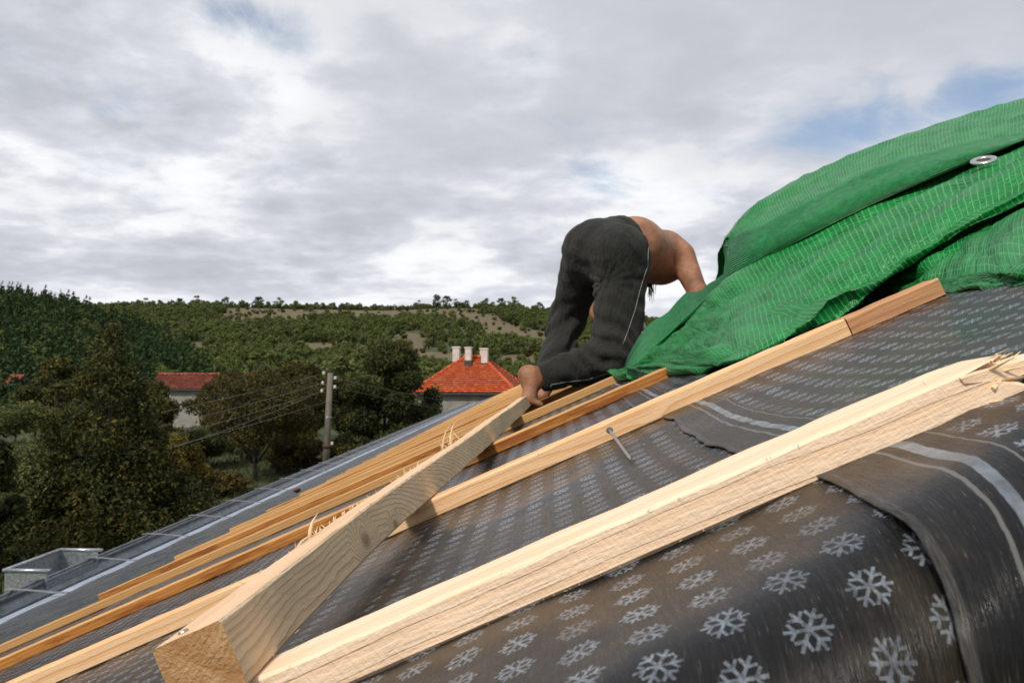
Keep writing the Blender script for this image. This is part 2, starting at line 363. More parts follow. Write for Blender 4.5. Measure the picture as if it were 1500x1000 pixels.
M['zinc'] = plain('zinc', (.17, .19, .205), .30, .9, .3, 14, .15)
M['zinc_dull'] = plain('zinc_dull', (.25, .265, .275), .5, .6, .4, 45, .1)
M['flashing'] = plain('flashing', (.42, .47, .55), .42, .55, .2, 9, .1)
M['steel'] = plain('steel', (.55, .55, .54), .32, .95, .15, 90)
M['plaster'] = plain('plaster', (.26, .245, .215), .9, 0, .25, 1.2, .3)
M['plaster_white'] = plain('plaster_white', (.62, .61, .57), .9, 0, .15, 1.5)
M['chimney'] = plain('chimney', (.58, .53, .48), .9, 0, .15, 3)
M['dark_wood'] = plain('dark_wood', (.06, .045, .035), .8, 0, .3, 6)
M['window_glass'] = plain('window_glass', (.03, .035, .04), .08)
M['concrete'] = plain('concrete', (.15, .13, .105), .9, 0, .25, 3, .3)
M['porcelain'] = plain('porcelain', (.52, .52, .50), .35)
M['wire'] = plain('wire', (.22, .22, .21), .6, .2)
M['rust'] = plain('rust', (.10, .045, .03), .8)
M['nail_steel'] = plain('nail_steel', (.42, .40, .38), .35, .9, .3, 300)
M['leaf_dry'] = plain('leaf_dry', (.13, .035, .025), .7)
M['splinter'] = plain('splinter', (.72, .54, .32), .8, 0, .2, 60)
M['hammer_wood'] = plain('hammer_wood', (.36, .21, .11), .55, 0, .3, 30)

gg = mat('skin'); oc = gg.new('ShaderNodeTexCoord').outputs['Object']
n = gg.noise(oc, 14, 4, .6); n2 = gg.noise(oc, 300, 3, .6)
gg.put(gg.b.inputs['Base Color'], gg.ramp(n, [(.28, (.18, .072, .033)), (.5, (.30, .132, .066)), (.72, (.42, .20, .108))]))
gg.b.inputs['Roughness'].default_value = .5; gg.b.inputs['Subsurface Weight'].default_value = .08; gg.b.inputs['Subsurface Radius'].default_value = (.01, .004, .002)
gg.put(gg.b.inputs['Normal'], gg.bump(gg.m('ADD', n, gg.m('MULTIPLY', n2, .2)), .5, .02)); M['skin'] = gg.mat
gg = mat('trouser_cloth'); oc = gg.new('ShaderNodeTexCoord').outputs['Object']
n = gg.noise(oc, 9, 5, .6); n2 = gg.noise(oc, 420, 3, .6); n3 = gg.noise(gg.vm('MULTIPLY', oc, (1., 1., .35)), 26, 4, .6)
gg.put(gg.b.inputs['Base Color'], gg.ramp(gg.m('ADD', gg.m('MULTIPLY', n, .8), gg.m('MULTIPLY', n2, .2)), [(.3, (.0075, .0078, .006)), (.55, (.0135, .0135, .0105)), (.78, (.034, .033, .025))]))
gg.b.inputs['Roughness'].default_value = .9; gg.b.inputs['Sheen Weight'].default_value = .05
gg.put(gg.b.inputs['Normal'], gg.bump(gg.m('ADD', gg.m('MULTIPLY', n3, 1.4), gg.m('MULTIPLY', n2, .15)), 1., .022)); M['trousers'] = gg.mat
M['piping'] = plain('piping', (.30, .30, .275), .8)
M['hair'] = plain('hair', (.014, .011, .009), .5, 0, .3, 200)

# ---------------------------------------------------------------- the terrain
HORIZ = 540.
def px_of(x, y):                           # image column of a compass direction, used only to shape the valley by bearing
    a_ = math.atan2(x, y) + HEAD
    a_ = max(-1.2, min(1.2, a_)); return 750 + F * math.tan(a_)
def table(t, x):
    if x <= t[0][0]: return t[0][1]
    for (x0, y0), (x1, y1) in zip(t, t[1:]):
        if x <= x1:
            u = (x - x0) / (x1 - x0); return y0 + (y1 - y0) * u
    return t[-1][1]
LEFT = [(-2000, 140), (-250, 126), (0, 104), (90, 95), (170, 78), (240, 62), (330, 30), (460, 0)]
FAR = [(-400, 60), (100, 84), (200, 92), (350, 97), (480, 98), (560, 97), (660, 101), (740, 99), (810, 93), (960, 78), (1150, 66), (1600, 60), (3000, 70)]
D1, D2 = 250., 470.
def lp_(d, a, b):
    t = min(1., max(0., (d - a) / (b - a))); return t if t < .93 else .93 + .07 * (1 - (1 - (t - .93) / .07) ** 2) * .75 
def terrain(x, y):
    d = math.hypot(x, y)
    base = 1.1 * sm(d, 15, 40) - 1.0 * sm(d, 55, 100)
    if d < 80: return base + .12 * vnoise(x * .15, y * .15, 3)
    px = px_of(x, y) if y > 0 else (-2000 if x < 0 else 3000)
    c_ = 1.0
    h1 = (table(LEFT, px) / F * D1 + 0) * lp_(d, 95, D1) ** 1.15
    h2 = (table(FAR, px) / F * D2 + 2) * lp_(d, 105, D2) ** 1.35
    if d > D1: h1 *= 1 - .45 * sm(d, D1, D1 * 2.0)
    if d > D2: h2 *= 1 - .5 * sm(d, D2, D2 * 2.2)
    am = sm(d, 80, 180)
    h = max(h1, h2) + am * (3.0 * vnoise(x * .012, y * .012, 1) + 1.0 * vnoise(x * .04, y * .04, 5)) * (1 - .75 * sm(d, 380, 470))
    return base + h
def clearing(x, y):                        # bare, brown-grass places on the far hill
    d = math.hypot(x, y)
    if y <= 0: return 0.
    px = px_of(x, y)
    k = 0.
    def blob(cx, cd_, rx, rd):
        return max(0., 1 - ((px - cx) / rx) ** 2 - ((d - cd_) / rd) ** 2)
    k = max(blob(390, 430, 75, 42), blob(470, 440, 120, 30), blob(570, 432, 110, 40), blob(660, 425, 55, 48), blob(350, 392, 40, 30), blob(700, 385, 40, 45), blob(440, 380, 40, 20),
            blob(735, 330, 35, 45), blob(480, 255, 90, 22), blob(600, 280, 30, 30), blob(790, 300, 40, 40), blob(600, 230, 60, 20), blob(280, 240, 20, 25), blob(765, 200, 40, 25), blob(660, 205, 60, 22))
    k *= 1.5
    k += .5 * vnoise(x * .035, y * .035, 9) * (k > 0)
    return k

rings = [0] + list(np.concatenate([np.linspace(3, 90, 30), np.geomspace(96, 560, 60), np.geomspace(600, 9000, 22)]))
NA = 288
vv = []; 
for d in rings:
    for k in range(NA):
        t = k / NA * 2 * math.pi
        x, y = d * math.sin(t), d * math.cos(t)
        z = terrain(x, y) if d < 3000 else terrain(x, y) * .3
        vv.append((x, y, z))
ff = [(i * NA + k, (i + 1) * NA + k, (i + 1) * NA + (k + 1) % NA, i * NA + (k + 1) % NA) for i in range(len(rings) - 1) for k in range(NA)]
gm = mesh('ground', vv, [tuple(reversed(q)) for q in ff], True)
cl_attr = gm.attributes.new('bare', 'FLOAT', 'POINT')
cl_attr.data.foreach_set('value', [min(1., max(0., clearing(v[0], v[1]) * 1.4)) if 150 < math.hypot(v[0], v[1]) < 560 else 0. for v in vv])
gg = mat('hillside_grass'); oc = gg.new('ShaderNodeTexCoord').outputs['Object']
n = gg.noise(oc, .35, 7, .62); n2 = gg.noise(oc, .05, 4, .5); n3 = gg.noise(oc, 3.5, 4, .6)
at = gg.new('ShaderNodeAttribute', attribute_name='bare').outputs['Fac']
green = gg.ramp(n, [(.3, (.020, .030, .008)), (.55, (.045, .058, .016)), (.75, (.085, .072, .028))])
brown = gg.ramp(gg.m('ADD', gg.m('MULTIPLY', n, .6), gg.m('MULTIPLY', n3, .4)), [(.3, (.075, .062, .028)), (.55, (.125, .098, .048)), (.75, (.185, .148, .085))])
gg.put(gg.b.inputs['Base Color'], gg.mix(gg.smooth(gg.m('ADD', at, gg.m('MULTIPLY', gg.m('SUBTRACT', n2, .5), .5)), .15, .5), green, brown))
gg.b.inputs['Roughness'].default_value = .95
gg.put(gg.b.inputs['Normal'], gg.bump(n3, .6, .15))
tag(link('ground', gm, gg.mat), kind='structure')

# ---------------------------------------------------------------- foliage
def leaf_mat(name, cols, trans=.25):
    gg = mat(name); geo = gg.new('ShaderNodeNewGeometry'); oi = gg.new('ShaderNodeObjectInfo').outputs['Random']
    rnd = geo.outputs['Random Per Island']; oc = gg.new('ShaderNodeTexCoord').outputs['Object']
    n = gg.noise(oc, .9, 3, .5)
    f_ = gg.m('ADD', gg.m('MULTIPLY', rnd, .45), gg.m('ADD', gg.m('MULTIPLY', n, .6), gg.m('MULTIPLY', gg.m('SUBTRACT', oi, .5), .22)))
    c = gg.ramp(f_, [(.2 + .6 * i / (len(cols) - 1), k) for i, k in enumerate(cols)])
    gg.put(gg.b.inputs['Base Color'], c); gg.b.inputs['Roughness'].default_value = .7; gg.b.inputs['Specular IOR Level'].default_value = .2
    tr = gg.new('ShaderNodeBsdfTranslucent'); gg.put(tr.inputs[0], c)
    mx_ = gg.new('ShaderNodeMixShader'); mx_.inputs[0].default_value = trans
    out = gg.n['Material Output']
    gg.l.new(gg.b.outputs[0], mx_.inputs[1]); gg.l.new(tr.outputs[0], mx_.inputs[2]); gg.l.new(mx_.outputs[0], out.inputs[0])
    return gg.mat
LM = {
 'dark': leaf_mat('leaf_dark', [(.011, .018, .006), (.022, .032, .009), (.055, .058, .014), (.14, .11, .022)]),
 'conifer': leaf_mat('leaf_conifer', [(.020, .040, .014), (.032, .060, .018), (.055, .085, .024)], .15),
 'oak': leaf_mat('leaf_oak', [(.050, .076, .019), (.082, .112, .028), (.12, .146, .038), (.165, .178, .054)]),
 'olive': leaf_mat('leaf_olive', [(.065, .082, .024), (.10, .118, .036), (.15, .155, .055)]),
 'brown': leaf_mat('leaf_brown', [(.020, .022, .007), (.045, .043, .012), (.085, .070, .018), (.15, .090, .024)]),
 'yellow': leaf_mat('leaf_yellow', [(.05, .048, .010), (.10, .085, .016), (.17, .13, .022)]),
}
M['bark'] = plain('bark', (.045, .036, .028), .95, 0, .35, 5, .6)

def leaves(rng, lobes, n, size, droop=.3, shell=.55):
    """leaf sprays spread through a set of ellipsoid lobes"""
    vol = np.array([l[3] * l[4] * l[5] for l in lobes]) ** .8; pr = vol / vol.sum()
    idx = rng.choice(len(lobes), n, p=pr); lb = np.array([l[:6] for l in lobes])[idx]
    d = rng.normal(size=(n, 3)); d /= np.linalg.norm(d, axis=1, keepdims=True)
    rad = shell + (1 - shell) * rng.random(n) ** .7
    rad *= 1 + .22 * rng.normal(size=n) * (rng.random(n) < .35)
    c_ = lb[:, :3] + d * lb[:, 3:6] * rad[:, None]
    nrm = d * .7 + rng.normal(size=(n, 3)) * .75 + np.array([0, 0, .35]); nrm /= np.linalg.norm(nrm, axis=1, keepdims=True)
    t = np.cross(nrm, rng.normal(size=(n, 3))); t /= np.linalg.norm(t, axis=1, keepdims=True)
    t[:, 2] -= droop * .3
    b = np.cross(nrm, t)
    s = size * (.55 + .9 * rng.random(n))[:, None]
    e = .55 + .4 * rng.random(n)[:, None]
    q = np.stack([c_ - t * s, c_ + b * s * e * .6 + t * s * .1, c_ + t * s, c_ - b * s * e * .6 + t * s * .1], axis=1)
    return q.reshape(-1, 3)

def lobed(rng, kind, w_, h_, z0):
    """lobes (x,y,z,rx,ry,rz) of a crown w_ wide and h_ high starting at z0"""
    L_ = []
    if kind == 'cone':
        n = 46
        for i in range(n):
            u = (i + .5) / n; rr = w_ * .5 * (1 - u) ** .8 * rng.uniform(.45, 1.0)
            a_ = i * 2.4 + rng.uniform(-.4, .4); s = w_ * (.17 * (1 - u) + .05) * rng.uniform(.8, 1.25)
            L_.append((rr * math.cos(a_), rr * math.sin(a_), z0 + h_ * (u * .97), s, s, s * .75))
    elif kind == 'bush':
        for i in range(9):
            a_ = rng.uniform(0, 6.28); rr = w_ * .3 * math.sqrt(rng.random()); s = w_ * rng.uniform(.16, .26)
            L_.append((rr * math.cos(a_), rr * math.sin(a_), z0 + h_ * rng.uniform(.25, .78), s, s, h_ * rng.uniform(.16, .26)))
    else:
        n = 36
        for i in range(n):
            u = rng.random(); a_ = i * 2.4 + rng.uniform(-.5, .5)
            rr = w_ * .5 * math.sin(math.pi * (.12 + .80 * u)) * rng.uniform(.30, 1.04); s = w_ * rng.uniform(.065, .16)
            L_.append((rr * math.cos(a_), rr * math.sin(a_), z0 + h_ * (.08 + .84 * u), s, s, s * rng.uniform(.6, .95)))
    return L_

def tree_meshes(seed, kind, w_, h_, z0, nleaf, lsize, open_=False):
    rng = np.random.default_rng(seed); lob = lobed(rng, kind, w_, h_, z0)
    q = leaves(rng, lob, nleaf, lsize, shell=.35 if open_ else .5)
    crown = fast_quads('crown', q, nleaf)
    parts = []
    tr = max(.05, (z0 + h_) * .016) * (1.6 if kind == 'cone' else 1.3)
    top = z0 + h_ * (.93 if kind == 'cone' else .7)
    wob = [(rng.normal() * .05 * w_ * .3, rng.normal() * .05 * w_ * .3) for _ in range(7)]
    pts = [Vector((wob[i][0] * i / 6, wob[i][1] * i / 6, -.3 + (top + .3) * i / 6)) for i in range(7)]
    parts.append(tube_vf(pts, [tr * (1.15 - .95 * i / 6) for i in range(7)], 7))
    if kind != 'bush':
        for l in lob[::1 if kind != 'cone' else 2]:
            zz_ = max(z0 * .55, l[2] - abs(l[0]) - .25 * h_ * rng.random()) if kind != 'cone' else l[2] - .1 * h_ * rng.random()
            zz_ = max(.3, min(zz_, top * .95)); u = zz_ / top
            i_ = min(5, int(u * 6)); st = pts[i_].lerp(pts[i_ + 1], u * 6 - i_)
            en = Vector(l[:3]); md = st.lerp(en, .5) + Vector((rng.normal() * .1, rng.normal() * .1, .12 * (en - st).length))
            parts.append(tube_vf([st, md, en], [tr * .42 * (1.1 - u), tr * .25, tr * .08], 5))
    v, f = merge(parts); trunk = mesh('trunk', v, f, True)
    return crown, trunk

def tree(name, label, loc, meshes, leafm, rz=0., sc=(1, 1, 1), cat='tree', group=None):
    t = empty(name, loc); t.rotation_euler.z = rz; t.scale = sc
    for me, nm, mm in ((meshes[0], 'crown', LM[leafm]), (meshes[1], 'trunk', M['bark'])):
        o = bpy.data.objects.new(nm, me); C.objects.link(o); o.parent = t
        if not me.materials: me.materials.append(mm)
        o.material_slots[0].link = 'OBJECT'; o.material_slots[0].material = mm
    tag(t, label, cat, group); return t

def at_ground(px, Y):
    d = ray(px, HORIZ); x = d.x / d.y * Y; return Vector((x, Y, terrain(x, Y)))

def far_tree_proto(nm, seed, kind, w_, h_, z0, n, size, lm):
    rng = np.random.default_rng(seed); lob = lobed(rng, kind, w_, h_, z0)
    q = leaves(rng, lob, n, size, shell=.62)
    me = fast_quads(nm, q, n)
    v, f = tube_vf([(0, 0, -.5), (0, 0, z0 + h_ * .6)], [.16, .06], 5)
    me2 = mesh(nm + '_stem', v, f)
    bm = bmesh.new(); bm.from_mesh(me); nf = len(bm.faces); bm.from_mesh(me2)
    bm.faces.ensure_lookup_table()
    for fc in bm.faces[nf:]: fc.material_index = 1
    bm.to_mesh(me); bm.free(); me.materials.append(LM[lm]); me.materials.append(M['bark'])
    return bpy.data.objects.new(nm, me)
wood_col = bpy.data.collections.new('woodland_kinds')
protos = [far_tree_proto('woodland_tree_0', 1, 'round', 5.2, 5.6, .5, 620, .42, 'oak'), far_tree_proto('woodland_tree_1', 2, 'round', 4.4, 5.0, .3, 560, .40, 'oak'),
          far_tree_proto('woodland_tree_2', 3, 'round', 6.0, 5.4, .4, 700, .44, 'olive'), far_tree_proto('woodland_tree_3', 4, 'bush', 4.0, 3.2, 0., 420, .36, 'olive'),
          far_tree_proto('woodland_tree_4', 5, 'cone', 3.6, 8.5, .6, 620, .42, 'conifer'), far_tree_proto('woodland_tree_5', 6, 'cone', 4.2, 7.2, .5, 620, .44, 'conifer'),
          far_tree_proto('woodland_tree_6', 7, 'bush', 2.4, 1.8, 0., 300, .26, 'brown')]
for p_ in protos: wood_col.objects.link(p_)

def woodland(name, label, pts, kinds, scales):
    me = bpy.data.meshes.new(name); me.from_pydata([tuple(p) for p in pts], [], [])
    a1 = me.attributes.new('kind_index', 'INT', 'POINT'); a1.data.foreach_set('value', kinds)
    a2 = me.attributes.new('grow', 'FLOAT', 'POINT'); a2.data.foreach_set('value', scales)
    o = bpy.data.objects.new(name, me); C.objects.link(o)
    tree_ = bpy.data.node_groups.new(name, 'GeometryNodeTree')
    tree_.interface.new_socket('Geometry', in_out='INPUT', socket_type='NodeSocketGeometry')
    tree_.interface.new_socket('Geometry', in_out='OUTPUT', socket_type='NodeSocketGeometry')
    q = G(tree_); gi = q.new('NodeGroupInput'); go = q.new('NodeGroupOutput')
    ci = q.new('GeometryNodeCollectionInfo'); ci.inputs['Collection'].default_value = wood_col
    ci.inputs['Separate Children'].default_value = True; ci.inputs['Reset Children'].default_value = True
    ip = q.new('GeometryNodeInstanceOnPoints'); ip.inputs['Pick Instance'].default_value = True
    k1 = q.new('GeometryNodeInputNamedAttribute', data_type='INT'); k1.inputs[0].default_value = 'kind_index'
    k2 = q.new('GeometryNodeInputNamedAttribute', data_type='FLOAT'); k2.inputs[0].default_value = 'grow'
    rv = q.new('FunctionNodeRandomValue', data_type='FLOAT'); rv.inputs[3].default_value = 6.283
    q.l.new(gi.outputs[0], ip.inputs['Points']); q.l.new(ci.outputs[0], ip.inputs['Instance'])
    q.l.new(k1.outputs[0], ip.inputs['Instance Index']); q.l.new(k2.outputs[0], ip.inputs['Scale'])
    q.l.new(q.comb(0., 0., rv.outputs[1]), ip.inputs['Rotation']); q.l.new(ip.outputs[0], go.inputs[0])
    md = o.modifiers.new('woodland', 'NODES'); md.node_group = tree_
    tag(o, label, 'woodland', kind='stuff'); return o

rng = random.Random(11)
pts, kinds, scs = [], [], []
pl_, kl_, sl_ = [], [], []
for _ in range(150000):
    if len(pts) > 11500: break
    px = rng.uniform(-260, 1250); d = math.sqrt(rng.uniform(88 ** 2, 520 ** 2)) if rng.random() < .75 else rng.uniform(88, 520)
    a_ = math.atan((px - 750) / F) - HEAD; x, y = d * math.sin(a_), d * math.cos(a_)
    hl = table(LEFT, px) / F * D1 * lp_(d, 95, D1) ** 1.15; hf = table(FAR, px) / F * D2 * lp_(d, 105, D2) ** 1.35
    if hl > hf and d < D1 * 1.25:
        pl_.append((x, y, terrain(x, y) - .2)); kl_.append(rng.choice((4, 4, 5, 5, 4, 0))); sl_.append(rng.uniform(.42, .72)); continue
    c_ = clearing(x, y)
    dens = 1.0 if c_ <= 0.02 else max(0.13, .6 - c_ * .8)
    if vnoise(x * .02, y * .02, 20) < -.32: dens *= .45
    if d < 120: dens *= .5
    if rng.random() > dens: continue
    if c_ > .3: k_, s_ = rng.choice(((3, .55), (6, .8), (6, 1.), (3, .7))); s_ *= rng.uniform(.6, 1.3)
    else: k_, s_ = rng.choice(((0, .72), (1, .78), (2, .7), (1, .62), (3, .8), (0, .6), (5, .5))); s_ *= rng.uniform(.65, 1.15)
    pts.append((x, y, terrain(x, y) - .2)); kinds.append(k_); scs.append(s_)
woodland('deciduous_woodland', 'mixed green scrub and woodland covering the far hillside', pts, kinds, scs)
woodland('conifer_woodland', 'dark conifer forest on the left hill slope', pl_, kl_, sl_)

# trees standing out along the skyline of the far hill
sky_kinds = [tree_meshes(60 + i, 'round', 5.5, 5.8, 1.0, 1500, .26) for i in range(3)]
for i, (px, s_) in enumerate([(211, 1.0), (233, .85), (262, .95), (288, 1.1), (330, 1.0), (378, 1.05), (408, 1.0), (432, .8), (500, .6), (613, .8), (640, 1.25), (654, 1.1), (668, .8), (712, .95), (734, 1.0), (752, 1.15), (790, .9)]):
    tree('hilltop_tree', 'small round tree standing out on the crest of the far hill', at_ground(px, D2 * math.cos(math.atan((px - 750) / F)) - 2), sky_kinds[i % 3], ('oak', 'olive', 'conifer')[i % 3], i * 1.3, (s_, s_, s_), 'tree', 'trees along the crest of the far hill')

# trees of the village, each by its bearing and distance
def vtree(name, label, px, Y, top_py, wpx, kind, lm, seed, n, ls, z0=None, open_=False, cat='tree', group=None):
    p = at_ground(px, Y); top = ZC + (HORIZ - top_py) / F * Y; w_ = wpx / F * Y; H = top - p.z
    z0 = (0.15 * H if z0 is None else z0 * H)
    return tree(name, label, p, tree_meshes(seed, kind, w_, H - z0, z0, n, ls, open_), lm, 0, (1, 1, 1), cat, group)
vtree('large_tree', 'tall dark pointed tree with yellowing top beyond the gutter', 165, 24, 462, 265, 'cone', 'dark', 101, 60000, .062, .02)
vtree('dark_tree', 'dark bushy tree in front of the small white gabled house', -25, 19, 600, 150, 'round', 'dark', 102, 26000, .055, .05)
vtree('shrub', 'pale olive shrub at the foot of the tall pointed tree', 30, 22, 640, 130, 'bush', 'olive', 103, 10000, .055, 0., cat='shrub')
vtree('autumn_tree', 'brownish open-crowned tree with dark trunk left of the utility pole', 375, 36, 536, 210, 'round', 'brown', 104, 24000, .066, .32, True)
vtree('yellow_shrub', 'yellow-green shrub between the tall pointed tree and the brownish tree', 272, 31, 622, 75, 'bush', 'yellow', 105, 8000, .06, 0., True, cat='shrub')
vtree('dark_round_tree', 'broad dark olive tree between the utility pole and the red hipped house', 565, 43, 505, 175, 'round', 'dark', 106, 44000, .085, .06)
vtree('brown_tree', 'brown-leaved tree directly behind the utility pole', 440, 50, 532, 120, 'round', 'brown', 107, 18000, .09, .1)
vtree('leafy_shrub', 'olive shrub leaning against the wall of the red hipped house', 622, 46, 556, 70, 'bush', 'olive', 108, 6000, .10, 0., cat='shrub')
vtree('orchard_tree', 'brown orchard tree in front of the long red roof', 345, 52, 540, 130, 'round', 'brown', 109, 16000, .09, .12)
vtree('orchard_tree', 'dark orchard tree right of the long red roof', 415, 58, 538, 110, 'round', 'dark', 110, 16000, .09, .05)
vtree('hedge_bush', 'dark bush on the lawn behind the foot of the utility pole', 500, 40, 625, 120, 'bush', 'dark', 111, 11000, .075, 0., cat='bush')
vtree('hedge_bush', 'rusty bush beside the lawn left of the utility pole', 430, 39, 640, 90, 'bush', 'brown', 112, 8000, .07, 0., cat='bush')
vtree('hedge_bush', 'dark bush under the broad olive tree', 580, 40, 615, 130, 'bush', 'dark', 113, 11000, .075, 0., cat='bush')
vtree('dark_tree', 'dark tree filling the gap between the tall pointed tree and the long house', 222, 38, 560, 130, 'round', 'dark', 114, 22000, .08, .05)
vtree('dark_tree', 'dark tree beside the small white gabled house', 85, 60, 525, 110, 'round', 'dark', 115, 9000, .15, .05)
vtree('garden_tree', 'green tree behind the red hipped house', 770, 85, 528, 70, 'round', 'oak', 116, 5000, .18, .05)
vtree('garden_tree', 'olive tree on the slope above the broad dark tree', 500, 80, 515, 90, 'round', 'olive', 117, 6000, .18, .05)
vtree('thin_bush', 'thin twiggy bush at the right corner of the red hipped house', 758, 55, 558, 40, 'bush', 'brown', 118, 1200, .09, 0., True, cat='bush')

vtree('orchard_tree', 'rust-brown tree hiding the middle of the long red roof', 338, 47, 541, 105, 'round', 'brown', 119, 12000, .085, .1)
vtree('weedy_bush', 'yellow-olive weedy bush on the lawn left of the brownish tree', 285, 33, 668, 90, 'bush', 'yellow', 120, 7000, .06, 0., True, cat='bush')
vtree('weedy_bush', 'brown weedy bush at the foot of the brownish tree', 335, 33, 690, 95, 'bush', 'brown', 121, 7000, .06, 0., True, cat='bush')
vtree('weedy_bush', 'dark weedy bush below the long grey house', 250, 40, 610, 110, 'bush', 'dark', 122, 9000, .07, 0., cat='bush')
vtree('garden_bush', 'olive garden bush in front of the small white gabled house', 25, 55, 588, 110, 'bush', 'olive', 123, 8000, .09, 0., cat='bush')
vtree('garden_bush', 'olive bush on the lawn behind the brownish open tree', 300, 41, 612, 120, 'bush', 'olive', 124, 10000, .075, 0., cat='bush')
vtree('garden_bush', 'yellow-green bush between the brownish tree and the utility pole', 415, 42, 620, 110, 'bush', 'yellow', 125, 9000, .075, 0., cat='bush')
vtree('garden_bush', 'dark green bush under the end of the long red roof', 355, 44, 600, 110, 'bush', 'dark', 126, 9000, .075, 0., cat='bush')
# long grass and weeds on the lawn seen past the gutter
rg = np.random.default_rng(5); ng = 16000
gx = []
for _ in range(ng):
    Y = rg.uniform(14, 56); px = rg.uniform(-60, 720); d = ray(px, HORIZ); x = d.x / d.y * Y
    if x > -4.2 and Y < 36: continue
    gx.append((x, Y, terrain(x, Y)))
gx = np.array(gx); n = len(gx); hgt = rg.uniform(.10, .34, n); a_ = rg.uniform(0, 6.28, n); wd = .03
dx = np.stack([np.cos(a_) * wd, np.sin(a_) * wd, np.zeros(n)], 1); ln = np.stack([rg.normal(size=n) * .08, rg.normal(size=n) * .08, hgt], 1)
q = np.stack([gx - dx, gx + dx, gx + ln + dx * .3, gx + ln - dx * .3], 1).reshape(-1, 3)
tag(link('lawn_grass', fast_quads('lawn_grass', q, n), leaf_mat('leaf_grass', [(.030, .045, .010), (.055, .065, .014), (.09, .08, .025)])), 'rough green grass under the trees', 'grass', kind='stuff')

# ---------------------------------------------------------------- houses of the village
def tile_mat(name, c1, c2, c3):
    gg = mat(name); geo = gg.new('ShaderNodeNewGeometry'); oc = gg.new('ShaderNodeTexCoord').outputs['Object']
    n = gg.noise(oc, 1.1, 5, .6); f_ = gg.m('ADD', gg.m('MULTIPLY', geo.outputs['Random Per Island'], .55), gg.m('MULTIPLY', n, .5))
    gg.put(gg.b.inputs['Base Color'], gg.ramp(f_, [(.2, c1), (.55, c2), (.85, c3)])); gg.b.inputs['Roughness'].default_value = .8; return gg.mat
M['tile_bright'] = tile_mat('tile_bright', (.36, .055, .014), (.50, .085, .020), (.58, .13, .035))
M['tile_old'] = tile_mat('tile_old', (.16, .030, .016), (.26, .050, .026), (.36, .13, .09))

def tiled_face(a, b, c, d, rows, cols, lift=.10):
    """tiles over the quad a-b (eave) c-d (ridge, c over b): each a small tilted plate"""
    a, b, c, d = map(Vector, (a, b, c, d)); nrm = (b - a).cross(d - a).normalized(); V = []; n = 0
    if nrm.z < 0: nrm = -nrm
    for i in range(rows):
        v0, v1 = i / rows, min(1, (i + 1.25) / rows)
        l0, r0 = a.lerp(d, v0), b.lerp(c, v0); l1, r1 = a.lerp(d, v1), b.lerp(c, v1)
        wd_ = (r0 - l0).length; k = max(1, int(cols * wd_ / max(.01, (b - a).length)))
        for j in range(k):
            u0, u1 = j / k, (j + .96) / k; cr = .02 * ((i * 7 + j * 13) % 5) / 5
            V += [l0.lerp(r0, u0) + nrm * (lift + cr), l0.lerp(r0, u1) + nrm * (lift + cr), l1.lerp(r1, u1) + nrm * .01, l1.lerp(r1, u0) + nrm * .01]; n += 1
    return [tuple(v) for v in V], n

